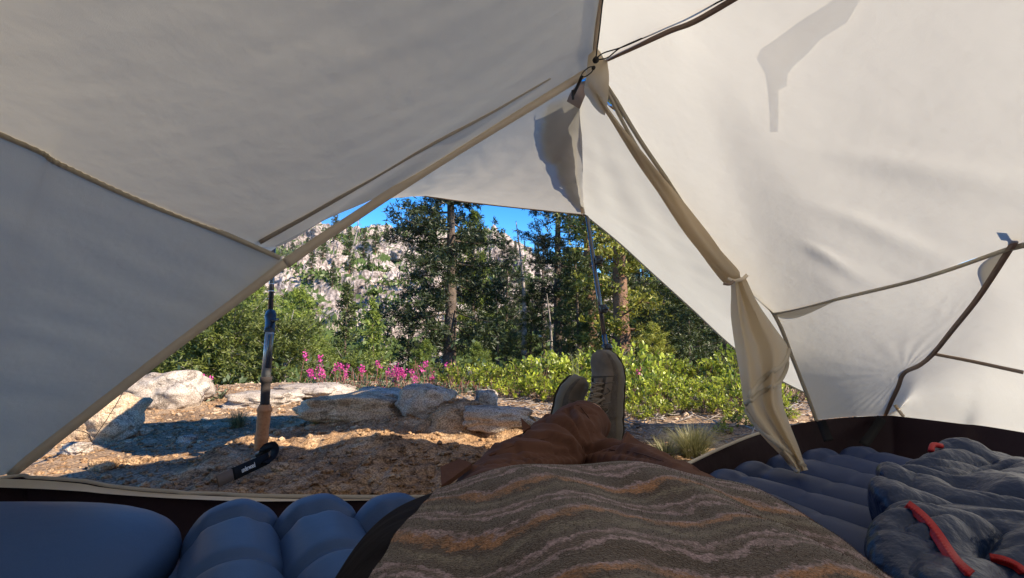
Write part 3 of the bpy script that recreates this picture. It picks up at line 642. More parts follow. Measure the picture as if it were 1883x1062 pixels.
# pink flowers
def flowers(px, D, n, h, label, seed, w=.10, fl=1.0, name='pink_flower_plant'):
    rg = np.random.default_rng(seed); x0 = at(px, D); z0 = gz(x0, D); r = empty(name, (x0, D, z0), label=label, cat='flower'); T = []; C = []; Dd = []; P = []; PD = []
    for k in range(n):
        b = Vector((x0 + rg.normal() * w, D + rg.normal() * w, z0)); tip = b + Vector((rg.normal() * .03, rg.normal() * .03, h * rg.uniform(.55, 1.1)))
        T.append(tube([b, (b + tip) / 2 + Vector((rg.normal() * .008, 0, 0)), tip], .0025, 4, cap=False))
        for j in range(16): q = b.lerp(tip, rg.random() ** 1.7 * .7); C.append(q); Dd.append(rg.normal(size=3) + np.array([0, 0, .5]))
        if rg.random() < fl * .45 or k == 0:
            for j in range(34): q = tip - Vector((0, 0, rg.random() * .045)) + Vector(rg.normal(size=3)) * .010; P.append(q); PD.append(rg.normal(size=3))
    mk('stems', *merge(*T), m_stem, r, kind='stuff')
    C = np.array([tuple(c) for c in C]); Dd = unit(np.array(Dd)); N = len(C); V, F = quads(C, Dd, unit(np.cross(Dd, rg.normal(size=(N, 3)))), rg.uniform(.02, .045, N), rg.uniform(.003, .007, N))
    mk('leaves', V, F, m_herb, r, smooth=False, tint=np.repeat(rg.random(N), 4))
    if fl and P:
        C = np.array([tuple(c) for c in P]); Dd = unit(np.array(PD)); N = len(C); V, F = quads(C, Dd, unit(np.cross(Dd, rg.normal(size=(N, 3)))), rg.uniform(.012, .022, N), rg.uniform(.004, .008, N))
        mk('petals', V, F, m_pink, r, smooth=False, tint=np.repeat(rg.random(N), 4), kind='stuff')
for i, (px, D, n, h, lb) in enumerate([(568, 3.9, 4, .26, 'pink flowers at the left end of the flower row, tallest bloom'), (598, 3.8, 7, .17, 'faded pink flower spikes with reddish seed stems'), (622, 4.0, 8, .19, 'reddish flower spikes second clump from the left of the flower row'), (660, 3.8, 6, .21, 'dense bright pink flower spike in the middle of the left flowers'),
                                      (712, 3.9, 4, .19, 'single pink bloom left of the densest magenta patch'), (735, 3.7, 8, .17, 'magenta flowers over pale yellow-green leaves'), (752, 3.8, 9, .21, 'densest magenta flower patch below the tall dark fir'), (772, 4.0, 7, .24, 'tall magenta flowers touching the base of the tall fir'), (798, 3.9, 4, .19, 'magenta flowers just right of the densest patch'),
                                      (822, 4.0, 5, .21, 'purple-pink flowers at the right end of the flower row'), (1181, 3.5, 1, .2, 'single pink bloom in the green shrubs right of the shoes'), (392, 3.9, 3, .13, 'small pink flowers above the gravel left of the cork-handled pole'), (700, 3.5, 3, .08, 'low pink flowers lying by the whitish slab')]):
    flowers(px, D, n, h, lb, 30 + i, w=.07 if n > 2 else .01)
def herb(px, D, n, h, label, seed, w=.1): flowers(px, D, n, h, label, seed, w, fl=0, name='green_herb')
herb(240, 2.9, 20, .08, 'low green herb in front of the rounded pale boulder', 60, .06); herb(330, 3.1, 24, .08, 'low green herb right of the rounded pale boulder', 61, .1); herb(375, 3.3, 18, .08, 'low green herb below the small pink flowers at left', 62, .08)
herb(840, 3.6, 22, .1, 'grey-green herb between the flowers and the green shrubs', 63, .12); herb(680, 3.95, 26, .12, 'grey-green herb under the bright pink spike', 64, .12); herb(615, 3.7, 20, .1, 'grey-green herb at the foot of the reddish spikes', 65, .12); herb(800, 3.8, 24, .1, 'grey-green herb at the foot of the right flowers', 66, .14)
# stump
pst = W(872, 712, 5.0); mk('tree_stump', *lathe([(0, .10), (.04, .085), (.14, .08), (.17, .07)], (at(872, 5.0), 5.0, gz(at(872, 5.0), 5.0) - .02), (0, 0, 1), 14), m_dead, label='short grey weathered stump behind the green shrubs', cat='stump')

# ------------------------------------------------------------------ tent
A = W(1092, 120, 1.15)
tent = empty('tent', (0, .4, 0), label='cream single-wall hiking tent seen from inside with its door rolled open', cat='tent')
def ray_on(bvh, px, py, off=.004):
    v = ray(px, py).normalized(); h = bvh.ray_cast(Vector((0, 0, CAMZ)), v)
    return h[0] - v * off if h[0] is not None else None
def onl(bvh, pts, off=.004, n=30):
    L = [Vector((a, b, 0)) for a, b in pts]; q = [ray_on(bvh, v.x, v.y, off) for v in curve(L, n)]; q = [a for a in q if a]
    for _ in range(2): q = [q[0]] + [(q[i - 1] + q[i] * 2 + q[i + 1]) / 4 for i in range(1, len(q) - 1)] + [q[-1]] if len(q) > 2 else q
    return q
def bv(vf): return BVHTree.FromPolygons([tuple(v) for v in vf[0]], vf[1])
def radial(center, rays, fade=.5, amp=1.0, base=0):
    """tension folds running out from a point: rays = (direction, width, height)"""
    RD = [(Vector(d).normalized(), w, h) for d, w, h in rays]
    def f(u, v, p):
        q = p - center; L = q.length
        if L < 1e-4: return 0
        qn = q / L; s = 0
        for d, w, h in RD:
            ang = qn.angle(d); s += h * math.exp(-(ang / w) ** 2)
        return s * L * math.exp(-L / fade) * amp
    return f
# left upper panel: ridge side rows -> lower edge
RB = Vector((.10, -1.1, 1.12)); ridge_l = [A, W(1105, 0, .94), Vector((.15, .3, 1.13)), RB]
hemL = [W(1080, 132, 1.15), W(900, 240, 1.165), W(715, 351, 1.18), W(698, 354, 1.182), W(600, 403, 1.19), W(505, 452, 1.198)]
seamL = [W(505, 455, 1.20), W(400, 424, 1.07), W(250, 365, .93), W(110, 300, .82), W(0, 245, .75), Vector((-1.0, .3, .85)), Vector((-1.0, -1.1, .75))]
r1 = curve(ridge_l, 40); 
edge = [W(1080, 132, 1.15), W(900, 240, 1.165), W(715, 351, 1.18), W(600, 403, 1.19), W(503, 454, 1.20), W(400, 424, 1.07), W(250, 365, .93), W(110, 300, .82), W(0, 245, .75), Vector((-1.0, .3, .85)), Vector((-1.0, -1.1, .75))]
def dirn(px, py, d): return W(px, py, d) - A
rays_l = [(dirn(0, 40, .75), .022, .11), (dirn(0, 62, .75), .018, -.06), (dirn(0, 186, .75), .018, .11), (dirn(0, 205, .75), .016, -.07), (dirn(300, 255, .95), .03, .05), (dirn(480, 330, 1.1), .020, .07), (dirn(640, 60, .9), .020, .07), (dirn(500, 150, .9), .03, -.02), (dirn(1060, 30, 1.0), .022, .05), (dirn(1030, 30, 1.0), .022, -.045), (dirn(1000, 20, 1.0), .022, .04), (dirn(400, 0, .8), .05, -.03)]
fl = radial(A, rays_l, .9)
def dl(u, v, p):
    e = math.sin(math.pi * min(max(v, 0), 1)) ** .5 if 0 < v < 1 else 0
    return (fl(u, v, p) + .010 * noise.noise(p * 3.1) + .002 * noise.noise(Vector((p.x * 5, p.y * 25, p.z * 5)))) * e
rowsU = [[cr([Vector(x) for x in ridge_l], t) for t in np.linspace(0, 1, 9)], [cr([Vector(x) for x in edge], t) for t in np.linspace(0, 1, 9)]]
NE = 151
eu = curve(ridge_l, NE); ev_ = curve(edge, NE)
net = [[eu[i].lerp(ev_[i], q) - Vector((0, 0, .05 * math.sin(math.pi * q) * (i / NE))) for q in (0, .25, .5, .75, 1)] for i in range(NE)]
LP = patch(net, 240, 190, dl)
mk('canopy_panel', *LP, m_left, tent, label='left upper canopy panel')
LPb = bv(LP)
# left lower panel: seam -> hem and sill
seam2 = [W(522, 480, 1.2), W(505, 467, 1.195), W(400, 424, 1.07), W(250, 365, .93), W(110, 300, .82), W(0, 245, .75), Vector((-1.0, .3, .85)), Vector((-1.0, -1.1, .75))]
hem2 = [W(522, 480, 1.2), W(420, 562, 1.205), W(300, 652, 1.21), W(160, 760, 1.215), W(22, 868, 1.22), Vector((-1.42, .95, .10)), Vector((-1.5, .3, .1)), Vector((-1.42, -1.1, .1))]
es = curve(seam2, 100); eh = curve(hem2, 100)
def dll(u, v, p):
    e = math.sin(math.pi * v) if 0 < v < 1 else 0
    return (.012 * noise.noise(p * 2.6) + .0035 * noise.noise(Vector((p.x * 4 - p.z * 4, p.y * 6, (p.x + p.z) * 14)))) * e ** .5
net = [[es[i].lerp(eh[i], q) + Vector((-.03, 0, -.02)) * math.sin(math.pi * q) * (i / 100) for q in (0, .3, .6, 1)] for i in range(100)]
LL = patch(net, 120, 70, dll); mk('canopy_panel', *LL, m_left, tent, label='left lower canopy panel'); LLb = bv(LL)
# sheer window between fly and hem
c1 = curve([W(722, 347, 1.18), W(698, 354, 1.182), W(600, 403, 1.19), W(505, 452, 1.198)], 20); c2 = curve([W(724, 350, 1.18), W(650, 398, 1.19), W(580, 442, 1.195), W(522, 478, 1.2)], 20)
mk('sheer_strip', *patch([c1, c2], 6, 20), m_sheer, tent)
# hem tapes and seams of the left side
def tape(pts, w, mat, name='seam_tape', **k): return mk(name, *ribbon(pts, w, **k), mat, tent)
def tow(p, d=.004): return p + (Vector((0, 0, CAMZ)) - p).normalized() * d
hp = [(1078, 133, 1.15), (990, 187, 1.157), (900, 241, 1.165), (815, 293, 1.172), (715, 357, 1.18), (650, 400, 1.19), (580, 446, 1.195), (525, 484, 1.2)]
tape([tow(W(*q)) for q in hp], lambda t: .019 + .006 * t, m_hem, 'door_hem')
hp = [(527, 482, 1.2), (420, 563, 1.205), (300, 653, 1.21), (160, 762, 1.215), (16, 874, 1.22)]
tape([tow(W(*q)) for q in hp], lambda t: .020 + .004 * t, m_hem, 'door_hem')
tape([tow(W(q[0] - 14, q[1] - 12, q[2]), .002) for q in hp[1:]], .002, m_band, 'seam_tape')
tape([tow(q) for q in curve([W(515, 474, 1.2), W(400, 424, 1.07), W(250, 365, .93), W(110, 300, .82), W(0, 245, .75), Vector((-1.0, .3, .85))], 60)], .012, m_zip, 'seam_tape', wav=.0012, n=160)
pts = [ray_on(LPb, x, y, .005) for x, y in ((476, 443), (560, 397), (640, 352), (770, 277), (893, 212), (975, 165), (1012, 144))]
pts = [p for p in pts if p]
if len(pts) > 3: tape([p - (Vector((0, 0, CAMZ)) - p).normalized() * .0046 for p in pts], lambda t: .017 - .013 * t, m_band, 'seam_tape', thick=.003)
# ridge tapes and sliver panel
Pl = [A, W(1220, 62, .92), W(1345, 0, .75), Vector((.56, .25, .93)), Vector((.62, -1.1, .85))]
rp = curve(ridge_l, 30); pp = curve(Pl, 30)
mk('canopy_panel', *patch([rp, [a.lerp(b, .5) - Vector((0, 0, .01)) for a, b in zip(rp, pp)], pp], 14, 60, lambda u, v, p: .006 * noise.noise(p * 6)), m_right, tent, label='narrow roof panel between ridge and brown seam')
tape([tow(p) for p in ridge_l], .014, m_hem, 'ridge_tape')
tape([tow(p) for p in Pl], lambda t: .010, m_brown2, 'ridge_tape')
# right upper panel
doorR = [W(1100, 128, 1.15), W(1180, 262, 1.22), W(1265, 385, 1.30), W(1350, 495, 1.39), W(1422, 577, 1.45)]
seamR = [W(1422, 577, 1.45), W(1560, 545, 1.32), W(1700, 510, 1.17), W(1858, 456, 1.0), Vector((1.15, .5, .68)), Vector((1.1, -1.1, .62))]
# columns run from the brown ridge seam (Pl) down to door edge / seam
top = curve(Pl, 60); bot = curve([W(1100, 128, 1.15), W(1265, 385, 1.30), W(1422, 577, 1.45), W(1560, 545, 1.32), W(1700, 510, 1.17), W(1858, 456, 1.0), Vector((1.15, .5, .68)), Vector((1.1, -1.1, .62))], 60)
rays_r = [(dirn(1700, 470, 1.1), .04, .032), (dirn(1560, 430, 1.2), .03, -.024), (dirn(1480, 470, 1.3), .035, .028), (dirn(1650, 380, 1.1), .05, -.03), (dirn(1400, 420, 1.3), .02, -.04), (dirn(1750, 330, .9), .05, .03), (dirn(1600, 540, 1.25), .02, .03), (dirn(1330, 300, 1.2), .03, .03)]
fr = radial(A, rays_r, .9)
def dr(u, v, p):
    e = math.sin(math.pi * v) if 0 < v < 1 else 0
    return (fr(u, v, p) * 1.2 + .008 * noise.noise(p * 3)) * e ** .5
net = [[top[i].lerp(bot[i], q) + Vector((.03, .02, .02)) * math.sin(math.pi * q) * (i / 60) for q in (0, .33, .66, 1)] for i in range(60)]
RP = patch(net, 110, 90, dr); mk('canopy_panel', *RP, m_right, tent, label='bright right upper canopy panel'); RPb = bv(RP)
# right lower panel
sR = curve([W(1422, 577, 1.45), W(1560, 545, 1.32), W(1700, 510, 1.17), W(1858, 456, 1.0)], 50)
rim_r = [W(1500, 772, 1.61), W(1560, 766, 1.66), W(1627, 764, 1.69)]
lowL = curve([W(1422, 577, 1.45), W(1460, 665, 1.53), W(1490, 745, 1.59), W(1500, 772, 1.61)], 20)
side = curve([W(1858, 456, 1.0), W(1800, 545, 1.15), W(1716, 650, 1.40), W(1662, 686, 1.50), W(1640, 730, 1.60), W(1627, 764, 1.69)], 20)
bt_ = curve(rim_r, 50)
net = []
for i in range(20):
    q = i / 19; row = []
    for j in range(50):
        r_ = j / 49
        pA = lowL[i].lerp(side[i], r_); pB = sR[j].lerp(bt_[j], q); pc = (sR[0].lerp(sR[-1], r_)).lerp(bt_[0].lerp(bt_[-1], r_), q)
        row.append(pA + pB - pc)
    net.append(row)
cor1 = W(1662, 686, 1.5); cor2 = W(1840, 480, 1.03)
def drl(u, v, p):
    e = (math.sin(math.pi * u) * math.sin(math.pi * v)) if 0 < u < 1 and 0 < v < 1 else 0
    s = 0
    for c, k1, ph in ((cor1, 60, 0), (W(1800, 545, 1.15), 50, 1)):
        q = p - c; L = q.length; s += .0005 * math.sin(math.atan2(q.z, q.x) * k1 * .45 + ph) * math.exp(-((L - .12) / .14) ** 2)
    return s * min(1, e * 3) + .005 * noise.noise(p * 4) * e
mk('canopy_panel', *patch(net, 70, 110, drl), m_right, tent, label='right lower canopy panel')
tape([tow(p) for p in (W(1422, 577, 1.45), W(1560, 545, 1.32), W(1700, 510, 1.17), W(1858, 456, 1.0))], .009, m_zip)
tape([tow(p) for p in (W(1858, 456, 1.0), Vector((1.15, .5, .68)))], .012, m_zip)
tape([tow(p) for p in (W(1110, 145, 1.155), W(1180, 262, 1.22), W(1265, 382, 1.30), W(1350, 492, 1.39), W(1422, 575, 1.45), W(1460, 665, 1.53), W(1490, 742, 1.59), W(1502, 775, 1.61))], .011, m_zip, 'door_zip')
tape([tow(p) for p in (W(1112, 160, 1.155), W(1170, 268, 1.22), W(1245, 382, 1.30), W(1325, 480, 1.37), W(1350, 510, 1.39))], .009, m_zip, 'door_zip')
sidep = [W(1910, 385, .95), W(1883, 420, .975), W(1858, 456, 1.0), W(1800, 545, 1.15), W(1750, 608, 1.28), W(1716, 650, 1.40), W(1690, 672, 1.45), W(1662, 686, 1.50), W(1650, 715, 1.56), W(1627, 764, 1.69)]
tape([tow(p, .006) for p in sidep], .0115, m_brown2, 'corner_tape')
# end wall
top_e = curve([W(1627, 764, 1.69), W(1662, 686, 1.5), W(1716, 650, 1.40), W(1800, 545, 1.15), W(1858, 456, 1.0), Vector((1.15, .5, .68)), Vector((1.1, -1.1, .62))], 50)
bot_e = curve([W(1627, 764, 1.69), W(1660, 766, 1.655), W(1760, 778, 1.53), W(1883, 795, 1.39), Vector((1.5, .6, .17)), Vector((1.5, -.4, .17)), Vector((1.42, -1.1, .17))], 50)
net = [[top_e[i].lerp(bot_e[i], q) + Vector((.05, 0, .02)) * math.sin(math.pi * q) for q in (0, .33, .66, 1)] for i in range(50)]
EW = patch(net, 90, 40, lambda u, v, p: .008 * noise.noise(p * 4) * math.sin(math.pi * v) if 0 < v < 1 else 0); mk('end_wall', *EW, m_right, tent); EWb = bv(EW)
for ll, mt, w in (([(1718, 650), (1780, 662), (1840, 675), (1882, 684)], m_brown, .011), ([(1646, 744), (1654, 756), (1662, 766)], m_hem, .010)):
    q = onl(EWb, ll, .005, 16)
    if len(q) > 1: tape(q, w, mt)
# back half behind the camera, closing the tent
lft = [Vector((-1.42, -1.1, .1)), Vector((-1.0, -1.1, .75)), RB, Vector((.62, -1.1, .85)), Vector((1.1, -1.1, .62)), Vector((1.42, -1.1, .17))]
bk = [Vector((v.x * .8, -1.75, .12)) for v in lft]
mk('rear_wall', *patch([curve(lft, 40, li), curve(bk, 40, li)], 8, 40), m_left, tent)
mk('ridge_cap', *ribbon([RB, RB + Vector((0, -.65, -1.0))], .02), m_hem, tent)
# fly: awning over the door, right vestibule
T = W(1076, 394, 2.05); A2 = W(1066, 150, 1.22)
LPt = W(505, 446, 1.93)
lowedge = [T, W(1000, 386, 2.03), W(880, 373, 1.98), W(800, 362, 1.93), W(730, 353, 1.88), W(700, 352, 1.87), W(600, 399, 1.9), LPt]
upedge = [A2, W(1000, 180, 1.22), W(900, 230, 1.23), W(800, 290, 1.24), W(722, 338, 1.25), W(640, 345, 1.32), W(470, 420, 1.5), Vector((-1.3, 1.45, .25))]
ue = curve(upedge, 70); le = curve(lowedge, 70, li)
cr1 = [(Vector((math.cos(a), math.sin(a), 0)), .04, h) for a, h in ((1.9, .02), (2.2, -.02), (2.5, .02), (2.9, -.015))]
def daw(u, v, p):
    e = math.sin(math.pi * u) if 0 < u < 1 else 0
    w = noise.noise(Vector((p.x * 9 + p.y * 9, (p.x - p.y) * 3, 0)))
    return e * (.012 * noise.noise(p * 2.5) + .005 * w + .0035 * abs(noise.noise(p * 14)))
net = [[ue[i].lerp(le[i], q) - Vector((0, 0, .03)) * math.sin(math.pi * q) for i in range(70)] for q in (0, .33, .66, 1)]
AW = patch(net, 60, 120, daw); mk('awning', *AW, m_fly, tent, label='door awning of the outer fly'); AWb = bv(AW)
tape([p for p in lowedge[:6]], .010, m_brown, 'awning_hem', facing=(0, -1, -.3))
S = Vector((1.68, 2.32, .02)); Cc = W(1640, 770, 1.74)
ed1 = curve([A2 + Vector((-.004, 0, 0)), W(1073, 290, 1.65), T], 30); ed2 = curve([Cc + Vector((.03, .05, 0)), Cc.lerp(S, .5), S], 30)
net = []
low = curve([T, W(1140, 446, 2.08), W(1200, 501, 2.1), W(1275, 569, 2.14), W(1345, 634, 2.18), W(1420, 690, 2.22), S], 40); up = curve([A2 + Vector((-.004, 0, 0)), A2.lerp(Cc, .5) + Vector((.08, .03, .09)), Cc + Vector((.03, .05, 0))], 40)
for j in range(40):
    net.append([up[j].lerp(low[j], q) + Vector((0, 0, -.03)) * math.sin(math.pi * q) for q in (0, .33, .66, 1)])
def dv(u, v, p):
    e = math.sin(math.pi * v) if 0 < v < 1 else 0
    q = p - A2; return e * (.010 * math.sin(q.normalized().x * 30) * q.length * .5 + .012 * noise.noise(p * 3) + .005 * noise.noise(Vector((p.x * 4, p.y * 14, p.z * 14)))) if q.length > 1e-3 else 0
VS = patch(net, 90, 50, dv); mk('vestibule_panel', *VS, m_fly, tent, label='pale outer fly panel sloping down to the right'); VSb = bv(VS)
tape([low[i] for i in range(0, 40, 3)], .012, m_fly, 'vestibule_hem', facing=(-.2, -1, -.2))
tape([tow(p, .01) for p in (W(1066, 185, 1.30), W(1062, 250, 1.5), W(1064, 320, 1.75), W(1072, 392, 2.02))], lambda t: .024 - .008 * t, m_hem, 'ridge_tape')
# added cloth over the awning, cut to a shadow's outline, so it renders darker
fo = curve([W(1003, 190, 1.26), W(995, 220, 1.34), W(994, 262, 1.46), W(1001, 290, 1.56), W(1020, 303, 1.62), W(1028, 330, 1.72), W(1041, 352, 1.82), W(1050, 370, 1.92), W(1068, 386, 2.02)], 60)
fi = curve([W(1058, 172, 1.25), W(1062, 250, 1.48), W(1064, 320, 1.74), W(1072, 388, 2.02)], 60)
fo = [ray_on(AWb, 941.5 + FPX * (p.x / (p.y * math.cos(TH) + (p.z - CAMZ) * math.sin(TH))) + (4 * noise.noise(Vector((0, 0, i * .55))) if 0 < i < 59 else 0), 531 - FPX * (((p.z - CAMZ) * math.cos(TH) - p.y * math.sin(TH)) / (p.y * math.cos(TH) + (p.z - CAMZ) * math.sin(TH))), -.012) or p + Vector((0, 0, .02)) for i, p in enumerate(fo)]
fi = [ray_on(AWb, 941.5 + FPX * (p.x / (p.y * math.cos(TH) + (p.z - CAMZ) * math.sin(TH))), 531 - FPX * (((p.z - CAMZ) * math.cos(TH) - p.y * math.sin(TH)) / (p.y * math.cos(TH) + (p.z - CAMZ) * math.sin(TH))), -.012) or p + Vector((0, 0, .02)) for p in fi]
mk('shade_flap', *patch([[a.lerp(b, q) + Vector((0, 0, .012)) * math.sin(math.pi * q) for q in (0, .5, 1)] for a, b in zip(fi, fo)], 60, 8), m_shade_flap, tent, label='added cloth layer in the shape of the shadow beside the pole line')
# peak patch, knot, cords
pk = [[W(1082, 100, 1.10), W(1104, 88, 1.08), W(1117, 112, 1.09)], [W(1078, 138, 1.13), W(1100, 140, 1.12), W(1120, 140, 1.12)], [W(1074, 168, 1.15), W(1096, 175, 1.15), W(1118, 182, 1.15)], [W(1082, 180, 1.17), W(1100, 205, 1.17), W(1112, 212, 1.17)]]
mk('peak_patch', *patch(pk, 14, 12, lambda u, v, p: .004 * noise.noise(p * 30)), m_door, tent)
pk = [[W(1066, 150, 1.17), W(1088, 145, 1.16)], [W(1050, 168, 1.19), W(1075, 178, 1.19)], [W(1042, 186, 1.2), W(1066, 200, 1.21)]]
mk('peak_patch', *patch(pk, 10, 8, lambda u, v, p: .004 * noise.noise(p * 30)), m_brown, tent)
def cord(pts, r=.0016, name='cord'): return mk(name, *tube(curve(pts, 30), r, 6), m_cord, tent)
cord([W(1110, -20, .88), W(1103, 50, 1.0), W(1096, 105, 1.09)])
cord([W(1340, -6, .74), W(1220, 52, .91), W(1150, 84, 1.0), W(1110, 97, 1.06), W(1096, 108, 1.09)])
cord([W(1180, 70, .96), W(1140, 88, 1.02), W(1118, 105, 1.06), W(1098, 110, 1.09)])
cord([W(1094, 122, 1.09), W(1082, 124, 1.10), W(1070, 136, 1.11), W(1074, 141, 1.11), W(1086, 134, 1.10), W(1093, 124, 1.09)], .0014)
cord([W(1070, 140, 1.12), W(1062, 158, 1.15), W(1053, 176, 1.17)], .004); cord([W(1053, 165, 1.16), W(1054, 183, 1.17)], .0035)
for (x, y, d, r) in ((1095, 110, 1.085, .008), (1091, 124, 1.09, .005)):
    me = rock_mesh(x, r, r, r, 2, .4, .2); me.materials.append(m_cord); o = link('cord_knot', me, tent); o.location = W(x, y, d)
cord([W(1064, 318, 1.7), W(1060, 320, 1.69), W(1068, 322, 1.7)], .006, 'toggle'); cord([W(1060, 284, 1.57), W(1052, 289, 1.56)], .004, 'toggle')
cord([W(1074, 392, 2.03), W(1072, 402, 2.04), W(1072, 412, 2.05)], .002)
# guy line at left
cord([W(238, 700, 1.9), W(205, 757, 1.95), W(168, 812, 2.0)], .0012); cord([W(128, 788, 1.8), W(160, 796, 1.9), W(169, 812, 2.0)], .0014)
# rolled door
roll = [(1086, 150, 1.145), (1108, 190, 1.16), (1140, 236, 1.19), (1180, 292, 1.23), (1222, 350, 1.27), (1270, 418, 1.32), (1310, 468, 1.35), (1346, 508, 1.375), (1356, 520, 1.38)]
def rrad(t): return (.005 + .019 * sstep(.1, .75, t)) * (1 - .5 * sstep(.85, 1, t))
mk('rolled_door', *tube(curve([W(*q) for q in roll], 70), rrad, 22, rough=lambda t, a: .16 * math.sin(a * 3 + t * 9) + .10 * math.sin(a * 5 - t * 14)), m_door, tent)
tape([W(1338, 512, 1.34), W(1350, 516, 1.335), W(1366, 512, 1.34), W(1374, 505, 1.36)], .010, m_hem, 'door_tie'); tape([W(1330, 521, 1.33), W(1342, 522, 1.33), W(1350, 516, 1.335)], .008, m_brown, 'door_tie')
DR = [(515, 1346, 1356, 1370, 1.37), (540, 1346, 1362, 1384, 1.36), (570, 1345, 1370, 1402, 1.35), (605, 1348, 1380, 1425, 1.34), (640, 1353, 1392, 1448, 1.33), (670, 1358, 1398, 1450, 1.31), (705, 1362, 1402, 1438, 1.29), (745, 1368, 1404, 1440, 1.27), (785, 1392, 1424, 1454, 1.24), (825, 1428, 1450, 1468, 1.21), (850, 1452, 1466, 1476, 1.19), (868, 1463, 1474, 1485, 1.175)]
net = [[W(a, y + 3, d + .01), W((a + b) / 2, y, d - .03), W(b, y - 2, d + .012), W((b + c) / 2, y - 3, d - .025), W(c, y - 4, d + .02)] for y, a, b, c, d in DR]
DP = patch(net, 90, 46, lambda u, v, p: .004 * noise.noise(p * 9) + .003 * math.sin(v * 22 + u * 6) * (1 - u)); mk('door_panel', *DP, m_door, tent, label='loose tan end of the tied door hanging down'); DPb = bv(DP)
for ll, w in (([(1449, 634), (1448, 652), (1436, 672), (1408, 692), (1388, 712), (1378, 732)], .013), ([(1447, 664), (1444, 688), (1424, 708), (1398, 722), (1378, 738), (1368, 745)], .012), ([(1371, 752), (1388, 778), (1412, 802), (1440, 824), (1466, 846), (1480, 858)], .012), ([(1436, 830), (1450, 850), (1464, 864), (1474, 868)], .008)):
    q = onl(DPb, ll, .005, 30)
    if len(q) > 2: tape(q, w, m_zip, 'door_hem')
# tub: rim, walls, floor
rim = [Vector((-1.55, -.2, .1)), Vector((-1.5, .5, .1)), Vector((-1.42, .95, .1)), W(0, 880, 1.2), W(60, 879, 1.19), W(150, 885, 1.17), W(200, 894, 1.155), W(260, 901, 1.14), W(320, 905, 1.13), W(345, 908, 1.125), W(400, 909, 1.12), W(450, 912, 1.10), W(560, 914, 1.09), W(680, 915, 1.08), W(760, 915, 1.08), W(900, 915, 1.06), W(1100, 905, 1.08), W(1210, 880, 1.16), W(1260, 856, 1.25), W(1330, 823, 1.37), W(1390, 799, 1.47), W(1450, 783, 1.55), W(1500, 773, 1.605), W(1560, 767, 1.65), W(1627, 764, 1.68), W(1660, 766, 1.65), W(1760, 778, 1.525), W(1883, 795, 1.385), Vector((1.5, .6, .17)), Vector((1.5, -.4, .17)), Vector((1.42, -1.1, .17))]
rc = curve(rim, 260)
def inward(p, k=.05): v = Vector((p.x, p.y - .2, 0)); return p - v.normalized() * k
flr = [Vector((inward(p, .10).x, inward(p, .10).y, .012)) for p in rc]
mid = [p.lerp(q, .5) + (p - Vector((0, .2, p.z))).normalized() * .012 for p, q in zip(rc, flr)]
mk('tub_wall', *patch([rc, mid, flr], 14, 260, lambda u, v, p: .006 * noise.noise(Vector((p.x * 7, p.y * 7, p.z * 3))) * (1 if 0 < u < 1 else 0)), m_tub, tent)
mk('tub_rim', *ribbon([p + Vector((0, 0, .002)) for p in rc[:180]], .008, .004, n=240), m_rim, tent)
# grey lining strip along the left sill
strip_t = [tow(W(x, y, d), .004) for x, y, d in ((-30, 879, 1.21), (60, 882, 1.19), (150, 889, 1.17), (200, 897, 1.155), (320, 908, 1.13), (450, 914, 1.1), (560, 917, 1.09), (760, 917, 1.08))]
strip_b = [tow(W(x, y, d), .012) for x, y, d in ((-30, 895, 1.19), (60, 898, 1.17), (150, 903, 1.15), (200, 908, 1.14), (320, 916, 1.12), (450, 921, 1.09), (560, 921, 1.085), (760, 918.5, 1.079))]
mk('sill_lining', *patch([curve(strip_t, 60), curve(strip_b, 60)], 4, 60), m_hem, tent)
V = [Vector((0, .2, .012))] + flr; mk('tent_floor', V, [(0, i, i + 1) for i in range(1, len(flr))], m_floor, tent, smooth=False)
for a in ([W(1510, 774, 1.60), W(1516, 790, 1.56), W(1524, 810, 1.50)], [W(1622, 768, 1.66), W(1608, 790, 1.6), W(1588, 818, 1.52)]): mk('strap', *ribbon([tow(p, .01) for p in a], .026, .002), m_black, tent)

# ------------------------------------------------------------------ trekking poles
pl = empty('trekking_pole', (-.86, 1.8, 0), label='trekking pole with orange cork handle standing on the gravel at left', cat='trekking pole')
PB = G(480, 832, .015); D1 = PB.y + .012
def pw(x, y, d=D1): return W(x, y, d)
top_ = pw(503, 440, 1.92); g0 = pw(480, 828); 
def seg(p, q, prof, mat, name, par, sg=18):
    d = q - p; L = d.length; return mk(name, *lathe([(h * L, r) for h, r in prof], p, d, sg), mat, par)
seg(pw(497, 575, 1.88), pw(503, 446, 1.92), [(0, .0095), (1, .0090)], m_carbon, 'upper_shaft', pl)
for y in (522, 535, 549, 562): x = 497 + (575 - y) * .045; seg(pw(x, y + 1.2, 1.89), pw(x, y - 1.2, 1.89), [(0, .0102), (1, .0102)], m_metal, 'mark_ring', pl)
seg(pw(489, 692), pw(496, 610), [(0, .0150), (1, .0142)], m_silver, 'lower_shaft', pl)
seg(pw(492.5, 676, D1 - .004), pw(498, 614, D1 - .004), [(0, .0105), (.02, .0115), (.98, .011), (1, .0100)], m_carbon, 'shaft_wrap', pl)
seg(pw(495.5, 612), pw(498, 573, 1.87), [(0, .0165), (.1, .018), (.3, .017), (.62, .0175), (.66, .021), (.9, .019), (1, .012)], m_plastic, 'lock_collar', pl)
mk('lock_lever', *tube([pw(500, 590), pw(509, 588, 1.83), pw(511, 586, 1.83)], lambda t: .007, 8, flat=.7), m_plastic, pl)
seg(pw(487, 744), pw(489.5, 692), [(0, .0150), (.1, .0155), (.12, .0147), (.3, .0152), (.32, .0147), (.55, .0153), (.57, .0147), (.8, .0155), (.82, .019), (.97, .0195), (1, .017)], m_foam, 'foam_grip', pl)
